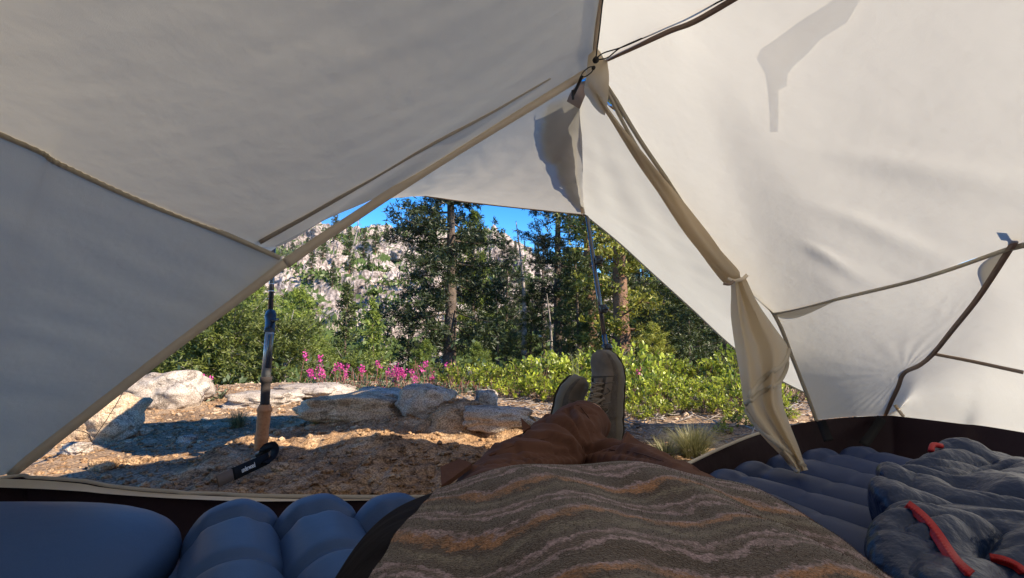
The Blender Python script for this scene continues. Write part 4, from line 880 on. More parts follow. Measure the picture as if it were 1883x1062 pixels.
seg(pw(479, 826), pw(487.5, 743), [(0, .020), (.08, .0205), (.2, .0215), (.26, .0235), (.3, .021), (.45, .020), (.6, .0215), (.75, .0215), (.82, .0215), (.86, .0255), (.89, .0245), (1, .0175)], m_cork, 'cork_grip', pl, 28)
mk('grip_cap', *tube([pw(500, 818, D1), pw(488, 828, D1), pw(474, 836, D1)], lambda t: .0215 - .005 * t, 14, flat=.6), m_plastic, pl)
def gs(x, y, h=.02): return G(x, y, h)
mk('wrist_strap', *ribbon([pw(478, 826, D1 - .02), pw(500, 818, D1 - .03), pw(506, 828, D1 - .04), gs(500, 842, .045), gs(484, 852, .04)], .026, .003, facing=(-.2, -.7, .6)), m_black, pl)
sp0, sp1 = gs(494, 842, .034), gs(428, 872, .028)
ws = mk('wrist_strap', *ribbon([sp0, sp0.lerp(sp1, .5), sp1], .035, .004, facing=(1, -.5, .3)), m_black, pl)
mk('strap_end', *ribbon([sp1, sp1.lerp(sp1 + (sp1 - sp0) * .3, .5), gs(400, 885, .030)], .032, .003, facing=(1, -.5, .3)), M('brown_webbing', (.13, .09, .065), .8), pl)
fc = bpy.data.curves.new('txt', 'FONT'); fc.body = 'underwood'; fc.size = .026; fc.align_x = 'CENTER'; fc.align_y = 'CENTER'; fc.extrude = .0003
fo_ = bpy.data.objects.new('txt', fc); COL.objects.link(fo_); dg = bpy.context.evaluated_depsgraph_get(); dg.update(); tm = bpy.data.meshes.new_from_object(fo_.evaluated_get(dg)); bpy.data.objects.remove(fo_)
ax = (sp0 - sp1).normalized(); fn = Vector((1, -.5, .3)); fn = (fn - ax * fn.dot(ax)).normalized(); bx_ = fn.cross(ax); bx_ = bx_ if bx_.z > 0 else -bx_
ctr = sp1.lerp(sp0, .36) + fn * .005
Vt = [ctr + ax * v.co.x * .66 + bx_ * v.co.y * .8 + fn * v.co.z for v in tm.vertices]
mk('strap_lettering', Vt, [tuple(p.vertices) for p in tm.polygons], m_white, pl, smooth=False)
# right pole
p2 = empty('trekking_pole', (.43, 2.02, 0), label='thin black trekking pole holding up the awning above the shoes', cat='trekking pole')
q0 = W(1137, 815, 2.0); q1 = W(1116, 640, 2.02)
seg(W(1111, 615, 2.03), W(1079, 393, 2.05), [(0, .0098), (.45, .0092), (.451, .0086), (.8, .0084), (.801, .008), (1, .0076)], m_carbon, 'shaft', p2)
seg(W(1136, 790, 2.0), W(1111, 615, 2.03), [(0, .0105), (1, .010)], m_carbon, 'lower_shaft', p2)
for x, y, r in ((1100.5, 478, .017), (1109, 568, .018), (1116, 640, .022)):
    seg(W(x + 1, y + 8, 2.03), W(x - 1, y - 8, 2.03), [(0, r * .7), (.2, r), (.5, r * .8), (.8, r), (1, r * .7)], m_plastic, 'lock_collar', p2)
    mk('lock_lever', *tube([W(x + 1, y, 2.02), W(x + 9, y - 1, 2.01)], .008, 8), m_plastic, p2)
seg(W(1138, 818, 2.0), W(1133, 765, 2.0), [(0, .019), (.2, .021), (.5, .018), (.8, .021), (1, .017)], m_cork, 'cork_grip', p2)
# added sheer sheet cut to a grip shadow's outline outside the right canopy
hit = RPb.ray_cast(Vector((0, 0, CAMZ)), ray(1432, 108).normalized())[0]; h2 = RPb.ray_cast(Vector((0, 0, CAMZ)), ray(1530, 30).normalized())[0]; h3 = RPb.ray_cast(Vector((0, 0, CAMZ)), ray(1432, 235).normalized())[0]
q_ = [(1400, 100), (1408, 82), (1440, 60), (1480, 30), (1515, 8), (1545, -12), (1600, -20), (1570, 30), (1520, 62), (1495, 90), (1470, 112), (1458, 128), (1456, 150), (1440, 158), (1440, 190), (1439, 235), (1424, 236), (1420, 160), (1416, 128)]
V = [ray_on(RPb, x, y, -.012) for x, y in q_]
if all(v is not None for v in V): mk('grip_shadow_sheet', V, [tuple(range(len(V)))], m_grip_shadow, tent, smooth=False, label='faint shadow shape of a pole grip, added as a sheer sheet outside the right canopy')

# ------------------------------------------------------------------ sleeping pads
def air_tube(p0, p1, r, neck=.16, nd=.16, flat=.8, parent=None, mat=None, seed=0, name='air_tube'):
    P = [p0.lerp(p1, t) for t in np.linspace(0, 1, 150)]; L = (p1 - p0).length
    def rr(t):
        s = t * L; a = min(1, math.sqrt(max(0, 1 - (1 - min(s / (r * 1.1), 1)) ** 2))); e = (1 - t) * L; b = min(1, math.sqrt(max(0, 1 - (1 - min(e / (r * 1.1), 1)) ** 2)))
        return max(.0008, r * min(a, b) * (1 - nd * math.exp(-((s - neck) / .016) ** 2)) * (1 + .06 * math.exp(-((s - neck * .45) / .05) ** 2)) * (1 - nd * .5 * math.exp(-((s - neck * 2.4) / .014) ** 2)))
    def rg_(t, a):
        s = t * L; return .05 * math.sin(a * 9 + seed) * abs(math.sin(a * 2.5 + seed)) * math.exp(-((s - neck) / .045) ** 2) + .025 * math.sin(a * 7 + seed) * math.exp(-(s / .06) ** 2)
    v, f = tube(P, rr, 48, rough=rg_, flat=flat); return mk(name, v, f, mat, parent)
# right pad
pr = empty('sleeping_pad', (.8, .9, .012), label='slate blue air mattress with long tubes at right under the quilt', cat='sleeping pad')
RT = [((1318, 905), (1655, 1040), .080), ((1300, 878), (1660, 985), .083), ((1350, 862), (1660, 945), .085), ((1415, 846), (1670, 915), .085), ((1480, 836), (1680, 893), .085), ((1548, 832), (1700, 872), .085)]
for i, (a, b, z) in enumerate(RT):
    p = WZ(a[0], a[1], z); q = WZ(b[0], b[1], z); d = (q - p); q = p + d * 2.4
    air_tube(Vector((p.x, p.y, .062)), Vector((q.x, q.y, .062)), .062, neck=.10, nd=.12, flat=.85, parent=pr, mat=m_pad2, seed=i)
plf = empty('sleeping_pad', (-.45, .6, .012), label='navy blue air mattress tubes at bottom left beside the jacket', cat='sleeping pad')
for i, (px, py, dx) in enumerate(((398, 962, .02), (548, 950, .0), (684, 948, -.02), (800, 945, -.03))):
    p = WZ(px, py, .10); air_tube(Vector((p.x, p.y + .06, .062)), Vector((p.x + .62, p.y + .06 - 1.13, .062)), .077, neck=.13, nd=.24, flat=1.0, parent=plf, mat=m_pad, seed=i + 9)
# big cushion at left
P = []
V, F = [], []
nu, nv = 60, 48; c0 = Vector((-.86, .62, .075)); sx, sy, sz_ = .32, .36, .105
for i in range(nu):
    for j in range(nv):
        th = math.pi * (i / (nu - 1)) - math.pi / 2; ph = 2 * math.pi * j / nv; e = .55
        cs = lambda w, m_: math.copysign(abs(math.cos(w)) ** m_, math.cos(w)); sn = lambda w, m_: math.copysign(abs(math.sin(w)) ** m_, math.sin(w))
        p = Vector((sx * cs(th, .8) * cs(ph, e), sy * cs(th, .8) * sn(ph, e), sz_ * sn(th, .9)))
        V.append(c0 + p)
F = grid_faces(nu, nv, closed=True)
mk('inflatable_pillow', V, F, m_pad, label='large smooth navy inflatable cushion at the bottom left corner', cat='pillow')

# ------------------------------------------------------------------ quilt
q_ = empty('quilt', (.9, .75, .06), label='crumpled dark navy down quilt with red piping lying on the right mattress', cat='quilt')
def wr(p, s=1.0):
    w = p + Vector((noise.noise(p * 4), noise.noise(p * 4 + Vector((3, 3, 3))), 0)) * .09
    a1 = abs(noise.noise(Vector((w.x * 5, w.y * 9, w.z * 4 + 2)))); a2 = abs(noise.noise(Vector((w.x * 8 + 4, w.y * 15, w.z * 8)))); a3 = abs(noise.noise(Vector((w.x * 26 + w.y * 12, w.y * 30, w.z * 26))))
    return .85 * s * (.048 * min(a1 * 2.4, 1) ** .55 + .014 * min(a2 * 2.4, 1) ** .6 + .0035 * min(a3 * 2.5, 1) ** .7 - .040)
def blob(net, nu, nv, base=.03):
    net = [[Vector((r_[0].x - .005, r_[0].y - .01, .07)), ] + r_ for r_ in [[Vector(q) for q in r_] for r_ in net]]
    v, f = patch(net, nu, nv, lambda u, v, p: wr(p) * min(1, 6 * min(u, 1 - u, v, 1 - v) + .02)); return v, f
# back fold
nb = [[Vector((W(1605, 905, .86).x - .01, W(1605, 905, .86).y, .07)), W(1660, 885, .96).lerp(Vector((.8, .95, .05)), .35), Vector((.86, 1.14, .07)), Vector((1.02, 1.24, .05)), Vector((1.3, 1.2, .05)), Vector((1.5, 1.05, .05))],
      [W(1606, 900, .85), W(1650, 862, .98), W(1715, 830, 1.12), W(1750, 822, 1.16), W(1830, 832, 1.12), W(1920, 850, 1.05)],
      [W(1625, 915, .80), W(1680, 885, .87), W(1740, 862, .96), W(1790, 855, 1.0), W(1850, 865, .98), W(1940, 880, .92)],
      [W(1650, 935, .76), W(1700, 922, .78), W(1760, 912, .82), W(1810, 905, .84), W(1880, 908, .83), W(1960, 915, .8)],
      [W(1665, 955, .76), W(1710, 960, .75), W(1770, 955, .76), W(1820, 950, .78), W(1890, 950, .77), W(1980, 950, .76)]]
v, f = blob(nb, 110, 140); mk('quilt_fold', v, f, m_quilt, q_, label='rear fold of the quilt'); B1 = bv((v, f))
nf = [[W(1660, 950, .78), W(1690, 935, .80), W(1740, 925, .80), W(1800, 930, .78), W(1890, 940, .75), W(2000, 950, .72)],
      [W(1625, 985, .70), W(1668, 935, .71), W(1730, 945, .69), W(1790, 950, .68), W(1880, 965, .66), W(2010, 980, .64)],
      [W(1612, 1025, .63), W(1665, 985, .63), W(1730, 985, .62), W(1800, 990, .61), W(1890, 1000, .60), W(2030, 1010, .58)],
      [W(1640, 1075, .57), W(1690, 1040, .56), W(1750, 1040, .55), W(1820, 1040, .54), W(1900, 1045, .54), W(2050, 1060, .52)],
      [W(1690, 1130, .52), W(1730, 1110, .50), W(1790, 1110, .48), W(1850, 1110, .47), W(1930, 1120, .46), W(2080, 1130, .45)],
      [Vector((.42, .40, .10)), Vector((.5, .36, .10)), Vector((.6, .33, .1)), Vector((.7, .3, .1)), Vector((.8, .28, .1)), Vector((.95, .25, .1))]]
v, f = blob(nf, 140, 150); mk('quilt_fold', v, f, m_quilt, q_, label='front fold of the quilt with the red piping'); B2 = bv((v, f))
def piping(ll, w, bvh, name='red_piping'):
    q = [ray_on(bvh, x, y, .006) for x, y in ll]; q = [a for a in q if a]
    q = curve(q, 24)
    for _ in range(10): q = [q[0]] + [(q[i - 1] + q[i] * 2 + q[i + 1]) / 4 for i in range(1, len(q) - 1)] + [q[-1]]
    if len(q) > 1: mk(name, *ribbon([a - (Vector((0, 0, CAMZ)) - a).normalized() * .002 for a in q], w, .003, n=50), m_red, q_)
    rid = [a + (Vector((0, 0, CAMZ)) - a).normalized() * .0015 for a in q]; mk('zip_teeth', *ribbon(rid, .004, .003, n=90, wav=.0008), m_red, q_)
piping([(1668, 928), (1688, 942), (1708, 962), (1728, 990), (1745, 1018), (1762, 1040), (1782, 1056)], .013, B2); piping([(1822, 1026), (1845, 1030), (1868, 1040), (1882, 1052)], .010, B2)
mk('red_piping', *tube(curve([W(1712, 830, 1.11), W(1716, 818, 1.12), W(1732, 820, 1.12)], 10), .006, 8), m_red, q_)

# ------------------------------------------------------------------ person
person = empty('person', (.1, .3, .08), label='person lying on their back in a striped fleece, brown trousers and hiking shoes, ankles crossed', cat='person')
# fleece top
def torso(x, y, w0=.32, cx=.1):
    t = (y + .5) / 1.1
    cxx = cx * (.35 + .65 * sstep(-.1, .6, y)) + .0; w = w0 - .03 * (1 - sstep(-.2, .4, y)); top = .285 - .012 * sstep(.3, -.4, y) if False else .285
    top = .288 + .004 * math.sin(y * 5)
    q = min(abs((x - cxx) / w), 1)
    return .07 + (top - .07) * (1 - q ** 2.3) ** (1 / 2.3)
def fold(x, y):
    a = .0065 * math.sin(x * 40 + y * 12 + 2.2 * noise.noise(Vector((x * 4, y * 4, 0)))) + .009 * noise.noise(Vector((x * 5 + y * 3, y * 9, 2))) + .004 * noise.noise(Vector((x * 12, y * 22, 5)))
    return a * (1 - .6 * sstep(.5, .62, y))
def fleece_pt(a, b):
    """a across 0..1, b along 0..1"""
    y = -.45 + 1.06 * b
    cxx = .1 * (.35 + .65 * sstep(-.1, .6, y)); w = .332 - .02 * (1 - sstep(-.2, .4, y))
    ang = math.pi * (1 - a); n = 2 / 2.3
    X = cxx + w * math.copysign(abs(math.cos(ang)) ** n, math.cos(ang)); Z = .07 + .218 * abs(math.sin(ang)) ** n
    nrm = Vector((math.cos(ang), 0, math.sin(ang)))
    yy = y + .012 * math.sin(a * 9) + .02 * (1 - abs(2 * a - 1) ** 2) * sstep(.7, 1, b) - .045 * sstep(.75, 1, a) - .03 * sstep(.28, 0, a)
    return Vector((X, yy, Z)) + nrm * fold(X, yy) 
def strip_mesh(a0, a1, na, nb_):
    P = [[fleece_pt(a0 + (a1 - a0) * j / (na - 1), i / (nb_ - 1)) for j in range(na)] for i in range(nb_)]
    # roll the hem under
    last = P[-1]; P.append([p + Vector((0, .006, -.008)) for p in last]); P.append([p + Vector((0, .002, -.02)) for p in last]); P.append([p + Vector((0, -.03, -.03)) for p in last])
    return [p for r in P for p in r], grid_faces(nb_ + 3, na)
def fleece_mat():
    m = bpy.data.materials.new('fleece'); m.use_nodes = True; nt = m.node_tree; b = nt.nodes['Principled BSDF']; N = nt.nodes.new; L = nt.links.new
    tc = N('ShaderNodeTexCoord'); sx = N('ShaderNodeSeparateXYZ'); L(tc.outputs['Object'], sx.inputs[0])
    def math_(op, a, b_=None, c=None):
        n = N('ShaderNodeMath'); n.operation = op
        for k, v in enumerate((a, b_, c)):
            if v is None: continue
            if isinstance(v, (int, float)): n.inputs[k].default_value = v
            else: L(v, n.inputs[k])
        return n.outputs[0]
    def nz(scale, det=2, vec=None, rough=.5):
        n = N('ShaderNodeTexNoise'); n.inputs['Scale'].default_value = scale; n.inputs['Detail'].default_value = det; n.inputs['Roughness'].default_value = rough; L(vec or tc.outputs['Object'], n.inputs['Vector']); return n.outputs['Fac']
    w1 = math_('SINE', math_('ADD', math_('MULTIPLY_ADD', sx.outputs['X'], 40.0, math_('MULTIPLY', sx.outputs['Y'], 12.0)), math_('MULTIPLY', nz(4), 5.0)))
    w2 = math_('SINE', math_('MULTIPLY_ADD', sx.outputs['X'], 13.0, math_('MULTIPLY', sx.outputs['Y'], -11.0)))
    v = math_('MULTIPLY_ADD', w1, .010, sx.outputs['Y']); v = math_('MULTIPLY_ADD', w2, .009, v)
    v = math_('MULTIPLY_ADD', nz(6), .05, v); v = math_('MULTIPLY_ADD', nz(260, 2), .016, v); v = math_('MULTIPLY_ADD', nz(55, 3), .030, v)
    v = math_('MULTIPLY', v, 1 / .105); v = math_('FRACT', v)
    r = N('ShaderNodeValToRGB'); cr_ = r.color_ramp; cr_.interpolation = 'LINEAR'
    dk = (.060, .042, .033); mv = (.25, .18, .195); og = (.24, .115, .055); sg = (.125, .105, .08); d2 = (.10, .066, .058)
    stops = [(0, dk), (.10, dk), (.13, mv), (.17, mv), (.20, dk), (.26, d2), (.31, mv), (.335, mv), (.36, dk), (.46, dk), (.52, sg), (.57, sg), (.62, dk), (.68, dk), (.73, og), (.80, og), (.84, mv), (.865, mv), (.89, dk), (1, dk)]
    e = cr_.elements; e[0].position = 0; e[0].color = (*dk, 1); e[1].position = 1; e[1].color = (*dk, 1)
    for p, c in stops[1:-1]: k = e.new(p); k.color = (*c, 1)
    L(v, r.inputs[0])
    mx = N('ShaderNodeMix'); mx.data_type = 'RGBA'; mx.inputs['A'].default_value = (*dk, 1); L(r.outputs[0], mx.inputs['B'])
    bl = N('ShaderNodeValToRGB'); bl.color_ramp.elements[0].position = .36; bl.color_ramp.elements[0].color = (.35, .35, .35, 1); bl.color_ramp.elements[1].position = .56; L(nz(38, 4, rough=.7), bl.inputs[0]); L(bl.outputs[0], mx.inputs['Factor'])
    sp = N('ShaderNodeValToRGB'); sp.color_ramp.elements[0].position = .3; sp.color_ramp.elements[0].color = (.55, .55, .55, 1); sp.color_ramp.elements[1].position = .7; sp.color_ramp.elements[1].color = (1.5, 1.5, 1.5, 1); L(nz(420, 3), sp.inputs[0])
    mu = N('ShaderNodeMix'); mu.data_type = 'RGBA'; mu.blend_type = 'MULTIPLY'; mu.inputs['Factor'].default_value = 1; L(mx.outputs['Result'], mu.inputs['A']); L(sp.outputs[0], mu.inputs['B'])
    L(mu.outputs['Result'], b.inputs['Base Color']); b.inputs['Roughness'].default_value = 1; b.inputs['Specular IOR Level'].default_value = .1; b.inputs['Sheen Weight'].default_value = .25; b.inputs['Sheen Roughness'].default_value = .5
    bp = N('ShaderNodeBump'); bp.inputs['Strength'].default_value = .5; bp.inputs['Distance'].default_value = .003; L(nz(520, 3), bp.inputs['Height']); L(bp.outputs[0], b.inputs['Normal'])
    return m
m_fleece = fleece_mat(); m_pile = m_fleece.copy(); m_pile.name = 'fleece_fibres'
nt_ = m_pile.node_tree; b_ = nt_.nodes['Principled BSDF']; tl_ = nt_.nodes.new('ShaderNodeBsdfTranslucent'); mx_ = nt_.nodes.new('ShaderNodeMixShader'); mx_.inputs[0].default_value = .5; nt_.links.new(b_.inputs['Base Color'].links[0].from_socket, tl_.inputs['Color']); nt_.links.new(b_.outputs[0], mx_.inputs[1]); nt_.links.new(tl_.outputs[0], mx_.inputs[2]); nt_.links.new(mx_.outputs[0], nt_.nodes['Material Output'].inputs['Surface'])
AL = .315
v, f = strip_mesh(AL, 1.0, 150, 190); fl_o = mk('fleece_top', v, f, m_fleece, person, label='brown fleece with wavy mauve, orange and sage stripes')
v2, f2 = strip_mesh(0, AL + .004, 50, 150); mk('side_panel', [p - Vector((0, 0, .003)) for p in v2], f2, m_side, person, label='smooth black side panel of the jacket')
# fleece pile
rg = np.random.default_rng(2); fc_ = BVHTree.FromPolygons([tuple(p) for p in v], f)
va = np.array([tuple(p) for p in v]).reshape(-1, 150, 3)[:190]; n = 90000
ii = rg.integers(70, 189, n); jj = rg.integers(0, 148, n); fu = rg.random(n)[:, None]; fv_ = rg.random(n)[:, None]
P0 = va[ii, jj] * (1 - fu) * (1 - fv_) + va[np.minimum(ii + 1, 189), jj] * fu * (1 - fv_) + va[ii, jj + 1] * (1 - fu) * fv_ + va[np.minimum(ii + 1, 189), jj + 1] * fu * fv_
nn = np.cross(va[ii, jj + 1] - va[ii, jj], va[np.minimum(ii + 1, 189), jj] - va[ii, jj]); nn = unit(nn); nn *= np.sign(nn[:, 2:3] + 1e-9)
dd = unit(nn + rg.normal(size=(n, 3)) * .55); s_ = unit(np.cross(dd, rg.normal(size=(n, 3)))); ln = rg.uniform(.0012, .003, n)[:, None]
Vp = np.empty((n, 3, 3)); Vp[:, 0] = P0 - s_ * .00016; Vp[:, 1] = P0 + s_ * .00016; Vp[:, 2] = P0 + dd * ln
mk('fleece_pile', Vp.reshape(-1, 3), np.arange(n * 3).reshape(-1, 3), m_pile, person, smooth=False, kind='stuff')
# trousers: lofted legs joined into one cloth surface
hipL = Vector((-.02, .42, .15)); kneeL = W(930, 858, .95) + Vector((0, 0, -.055)); anL = W(1082, 770, 1.36)
hipR = Vector((.22, .42, .15)); kneeR = W(1212, 868, .93) + Vector((0, 0, -.05)); anR = W(1048, 792, 1.42) + Vector((0, 0, -.045))
def leg(h, k, a, r0=.105, r1=.086, r2=.060):
    P = curve([h, h.lerp(k, .55) + Vector((0, 0, .008)), k, k.lerp(a, .5) + Vector((0, 0, .004)), a], 30)
    return tube(P, lambda t: r0 + (r1 - r0) * min(t * 2, 1) if t < .5 else r1 + (r2 - r1) * (t * 2 - 1), 24, flat=.9)
pel = lathe([(-.24, .02), (-.22, .10), (-.1, .125), (0, .13), (.1, .125), (.22, .10), (.24, .02)], (.1, .46, .155), (1, 0, 0), 24)
pel = ([Vector((p.x, p.y, .155 + (p.z - .155) * .85)) for p in pel[0]], pel[1])
lap = tube(curve([Vector((-.06, .70, .155)), Vector((.1, .74, .165)), Vector((.27, .70, .155))], 12), .075, 20, flat=.75)
Vr, Fr, Nr = remesh(merge(leg(hipL, kneeL, anL), leg(hipR, kneeR, anR, r2=.052), pel, lap), .0062, 8)
tb_ = BVHTree.FromPolygons([tuple(p) for p in Vr], Fr)
FOLDS = []
for pts_, amp_, w_ in (
  ([(1046, 752), (1058, 778), (1068, 800), (1072, 820)], -.011, .008), ([(1054, 750), (1068, 775), (1080, 800), (1082, 822)], .009, .010),
  ([(1000, 774), (1028, 776), (1048, 786), (1066, 812)], -.011, .008), ([(1000, 768), (1034, 768), (1056, 784), (1074, 810)], .007, .009),
  ([(885, 822), (954, 801), (1010, 804), (1048, 820)], -.010, .009), ([(880, 815), (950, 793), (1010, 796), (1050, 812)], .009, .011),
  ([(860, 846), (954, 827), (1016, 830), (1060, 838)], -.008, .009), ([(860, 838), (950, 818), (1016, 820)], .006, .010),
  ([(880, 858), (985, 843), (1073, 830), (1173, 841), (1245, 858)], -.009, .010), ([(870, 866), (985, 850), (1073, 838), (1173, 849), (1250, 866)], .008, .012),
  ([(1079, 828), (1105, 822), (1135, 818)], -.010, .008), ([(1079, 820), (1105, 814), (1135, 811)], .006, .008),
  ([(1150, 826), (1200, 838), (1250, 862)], .008, .012), ([(930, 812), (950, 825), (955, 845)], -.005, .008), ([(1073, 830), (1074, 845), (1074, 862)], -.006, .004),
  ([(1020, 757), (1060, 752), (1100, 762)], -.005, .005), ([(1030, 748), (1070, 742), (1104, 752)], .004, .005)):
    q = []
    for k in range(len(pts_) - 1):
        for z_ in range(8):
            f_ = z_ / 8; v_ = ray(pts_[k][0] * (1 - f_) + pts_[k + 1][0] * f_, pts_[k][1] * (1 - f_) + pts_[k + 1][1] * f_).normalized(); h_ = tb_.ray_cast(Vector((0, 0, CAMZ)), v_)
            if h_[0] is not None: q.append(h_[0])
    if q: FOLDS.append((np.array([tuple(v) for v in q]), amp_, w_))
VA = np.array([tuple(p) for p in Vr]); FD = np.zeros(len(VA))
for q, a_, w_ in FOLDS:
    d_ = np.min(np.linalg.norm(VA[:, None, :] - q[None], axis=2), axis=1); FD += a_ * np.exp(-(d_ / w_) ** 2)
out = []
for p, nrm, fd_ in zip(Vr, Nr, FD):
    q = Vector(p); sh = sstep(.9, 1.1, q.y)
    tw = (1 - abs(noise.noise(Vector((q.x * 6 + q.y * 8, q.y * 13 - q.x * 9, q.z * 5)))) * 2.2)
    w = fd_ + .004 * max(tw, -.2) + .009 * noise.noise(Vector((q.x * 9, q.y * 15, q.z * 9)))
    rg2 = .0018 * math.sin((q.x * .5 + q.y - q.z * .4) * 120 + 5 * noise.noise(q * 8)) * (sh * .8 + .1)
    out.append(q + Vector(nrm) * (w + rg2))
mk('trousers', out, Fr, m_pants, person)
ob_ = BVHTree.FromPolygons([tuple(p) for p in out], Fr)
for ll in ([(1073, 822), (1074, 835), (1075, 850), (1074, 866)], [(1068, 748), (1084, 770), (1092, 795)], [(1048, 749), (1066, 744), (1088, 745), (1108, 755)], [(900, 838), (945, 818), (1000, 806), (1050, 806)], [(1120, 826), (1170, 832), (1220, 848)]):
    q = [ray_on(ob_, x, y, .0006) for x, y in ll]; q = [a for a in q if a]
    if len(q) > 2: mk('seam', *tube(curve(q, 20), .0013, 6), m_pants, person)
def flap(pts, name='pocket_flap', th=.004):
    P = [Vector(p) for p in pts]; c = (P[1] - P[0]).cross(P[2] - P[0]).normalized() * th
    n = len(P); V = [p + c for p in P] + [p - c for p in P]; F = [tuple(range(n)), tuple(range(2 * n - 1, n - 1, -1))] + [(i, n + i, n + (i + 1) % n, (i + 1) % n) for i in range(n)]
    mk(name, V, F, m_pants, person, smooth=False)
flap([W(810, 862, .84), W(846, 847, .87), W(868, 856, .85), W(830, 884, .79), W(812, 897, .77)]); flap([W(958, 770, 1.12), W(976, 786, 1.1), W(962, 796, 1.09)])
flap([W(1152, 794, 1.12), W(1164, 806, 1.1), W(1190, 822, 1.05), W(1140, 822, 1.06)]); flap([W(1274, 858, .80), W(1284, 866, .78), W(1304, 896, .72), W(1280, 890, .74)])
tk = [W(1138, 822, 1.0), W(1120, 826, .97)]
# body: continuous legs and feet under the clothes
bl = [tube(curve([h, k, a, a + (a - k).normalized() * .05], 20), lambda t: .06 - .034 * t, 14) for h, k, a in ((hipL, kneeL, anL), (hipR, kneeR, anR))]
tb = tube([Vector((.03, -.45, .16)), Vector((.05, 0, .165)), Vector((.1, .46, .15))], lambda t: .085, 16, flat=.8)
Vb, Fb, _ = remesh(merge(*bl, tb, tube([hipL, hipR], .07, 14)), .012, 2)
mk('body', Vb, Fb, m_skin, person)
# shoes
def shoe(origin, toe_dir, up_dir, L, side_sign, label, seed):
    """origin = heel bottom; toe_dir = along the sole; up_dir = away from the sole (laces side)"""
    t = toe_dir.normalized(); u = (up_dir - t * up_dir.dot(t)).normalized(); s = t.cross(u)
    def P(a, b, c): return origin + t * a * L + s * b * L + u * c * L     # a length, b side, c height
    root = mk('shoe', [P(0, 0, 0)], [], m_shoe, person) if False else None
    def wid(a): return np.interp(a, [0, .04, .15, .35, .55, .72, .86, .95, 1.0], [.075, .105, .125, .115, .135, .165, .155, .115, .03]) * (1 + .0 * a)
    def hgt(a): return np.interp(a, [0, .05, .2, .32, .45, .6, .75, .88, .96, 1.0], [.34, .375, .38, .365, .34, .275, .225, .205, .175, .10])
    def off(a): return side_sign * .03 * math.sin(a * math.pi) * (1 if a > .3 else .5)
    SH_ = .15
    # midsole
    V = []; n = 40; seg_ = 20
    for i in range(n):
        a = i / (n - 1); w = wid(a) * 1.07; rise = .05 * sstep(.75, 1, a) + .02 * sstep(.12, 0, a)
        for k in range(seg_):
            g = 2 * math.pi * k / seg_; cx_ = math.copysign(abs(math.cos(g)) ** .45, math.cos(g)); sy_ = math.copysign(abs(math.sin(g)) ** .5, math.sin(g))
            V.append(P(a, off(a) + w * cx_ * (1 + .03 * math.sin(a * 40) * (sy_ < 0)), SH_ / 2 + rise + SH_ / 2 * sy_))
    F = grid_faces(n, seg_, closed=True) + [tuple(range(seg_ - 1, -1, -1)), tuple((n - 1) * seg_ + k for k in range(seg_))]
    up_V = []; n2 = 60; s2 = 32
    for i in range(n2):
        a = .005 + .985 * i / (n2 - 1); w = wid(a); H = hgt(a); rise = .05 * sstep(.75, 1, a)
        for k in range(s2):
            g = math.pi * k / (s2 - 1); c = math.cos(g); sn_ = math.sin(g)
            ww = w * (1 - .38 * (sn_ ** 2) * sstep(.75, .3, a)); top = .6 if a < .45 else .8
            up_V.append(P(a, off(a) + ww * math.copysign(abs(c) ** .8, c), SH_ * .8 + rise + (H - SH_ * .8) * sn_ ** top + .004 * noise.noise(Vector((a * 12, k * .4, seed)))))
    up_F = grid_faces(n2, s2)
    body = mk('shoe', up_V, up_F, m_shoe2, person, label=label)
    def sub(name, vf, m_): o = mk(name, vf[0], vf[1], m_, None); o.parent = body; return o
    sub('midsole', (V, F), m_sole)
    lug = [[P(a, off(a) + wid(a) * .90 * b, -.02 + .05 * sstep(.75, 1, a) + .02 * sstep(.12, 0, a)) for b in (-1, -.5, 0, .5, 1)] for a in np.linspace(.02, .98, 24)]
    bot = patch(lug, 30, 12); top_ = ([p + u * .014 * L for p in bot[0]], bot[1]); sub('outsole', merge(bot, top_), m_rubber)
    upb = BVHTree.FromPolygons([tuple(p) for p in up_V], up_F)
    def on(a, b, lift=.004):
        o = P(a, off(a) + b, .9); h = upb.ray_cast(o, -u); return (h[0] if h[0] is not None else P(a, off(a) + b, hgt(a))) + u * lift
    # toe cap and overlays as raised panels
    def panel(a0, a1, b0, b1, name, m_, lift=.004, na=14, nb=12):
        net = [[on(a0 + (a1 - a0) * i / (na - 1), (b0(a0 + (a1 - a0) * i / (na - 1)) * (1 - j / (nb - 1)) + b1(a0 + (a1 - a0) * i / (na - 1)) * j / (nb - 1)), lift) for j in range(nb)] for i in range(na)]
        v, f = patch(net, na, nb); v2 = [p - u * lift * 1.2 for p in v]; sub(name, merge((v, f), (v2, f)), m_)
    panel(.72, .985, lambda a: -wid(a) * .93, lambda a: wid(a) * .93, 'toe_cap', m_shoe, .0035)
    panel(.40, .71, lambda a: wid(a) * .60, lambda a: wid(a) * .92, 'overlay', m_shoe, .004); panel(.40, .71, lambda a: -wid(a) * .92, lambda a: -wid(a) * .60, 'overlay', m_shoe, .004)
    panel(.08, .34, lambda a: wid(a) * .45, lambda a: wid(a) * .9, 'overlay', m_shoe, .004); panel(.08, .34, lambda a: -wid(a) * .9, lambda a: -wid(a) * .45, 'overlay', m_shoe, .004)
    # tongue
    tg = [[on(a, b, .006 + .012 * sstep(.42, .3, a)) + u * .02 * L * (1 - (b / .05) ** 2) + t * (-.0) for b in (-.05, -.025, 0, .025, .05)] for a in np.linspace(.30, .70, 10)]
    tgv = patch(tg, 24, 10); sub('tongue', merge(tgv, ([p - u * .006 for p in tgv[0]], tgv[1])), m_shoe)
    tp = curve([on(.30, -.055, .012), on(.275, 0, .030), on(.30, .055, .012)], 12); sub('tongue_edge', tube(tp, .0055, 8), m_lace)
    # laces
    rows_ = [.37, .425, .48, .535, .59, .645]
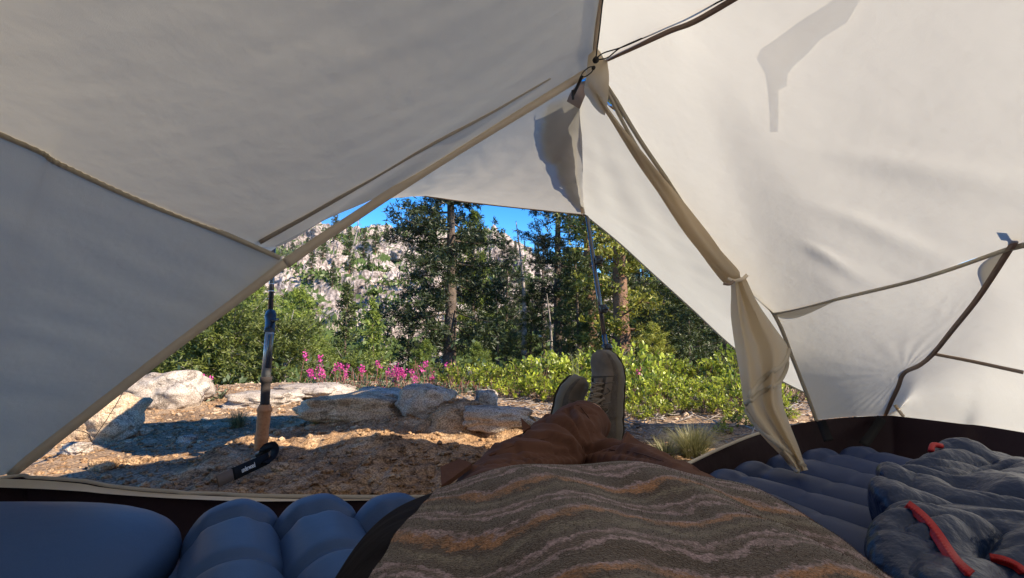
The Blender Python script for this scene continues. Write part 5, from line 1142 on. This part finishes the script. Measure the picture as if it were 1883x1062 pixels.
    for i, a in enumerate(rows_):
        sub('lace', tube(curve([on(a, -.075, .004), on(a + .005, -.035, .016), on(a - .005, 0, .019), on(a + .005, .035, .016), on(a, .075, .004)], 14), .0040, 7, flat=.6), m_lace)
        if i < 5:
            sub('lace', tube(curve([on(a, -.07, .007), on(a + .027, 0, .021), on(a + .055, .07, .007)], 12), .0034, 6), m_lace); sub('lace', tube(curve([on(a, .07, .007), on(a + .027, 0, .019), on(a + .055, -.07, .007)], 12), .0034, 6), m_lace)
    for sg in (-1, 1):
        sub('lace', tube(curve([on(.37, 0, .022), on(.34, sg * .06, .030), on(.38, sg * .13, .016), on(.42, sg * .08, .024), on(.38, 0, .022)], 20), .0036, 6), m_lace)
        sub('lace', tube(curve([on(.37, 0, .022), on(.43, sg * .05, .020), on(.50, sg * .10, .012)], 14), .0034, 6), m_lace)
        for (a0, b0, a1, b1) in ((.37, .08, .30, .13), (.425, .08, .33, .14), (.48, .085, .44, .15), (.535, .09, .60, .155), (.645, .09, .66, .16)):
            sub('stitched_cord', tube(curve([on(a0, sg * b0, .004), on((a0 + a1) / 2, sg * (b0 + b1) / 2, .005), on(a1, sg * b1 * .93, .004)], 8), .0019, 5), m_rubber)
    # collar and sock
    co = curve([P(.02, 0, .335), P(.06, .085, .335), P(.18, .095, .335), P(.29, .06, .335), P(.31, 0, .34), P(.29, -.06, .335), P(.18, -.095, .335), P(.06, -.085, .335), P(.02, 0, .335)], 40)
    sub('collar', tube(co, .0075, 8), m_shoe)
    mk('sock', *tube([P(.15, 0, .2), P(.15, 0, .34), P(.14, 0, .50)], .033, 16), m_sock, person)
    return P
h1 = W(1131, 820, 1.50); t1 = W(1124, 652, 1.53)
shoe(h1, t1 - h1, Vector((-.78, -.63, .05)), .285, 1, 'front hiking shoe, toe pointing up', 1)
h2_ = W(1006, 836, 1.60); t2 = W(1042, 716, 1.60)
shoe(h2_, t2 - h2_, Vector((.74, -.66, .08)), .27, -1, 'hiking shoe behind, leaning to the left', 4)
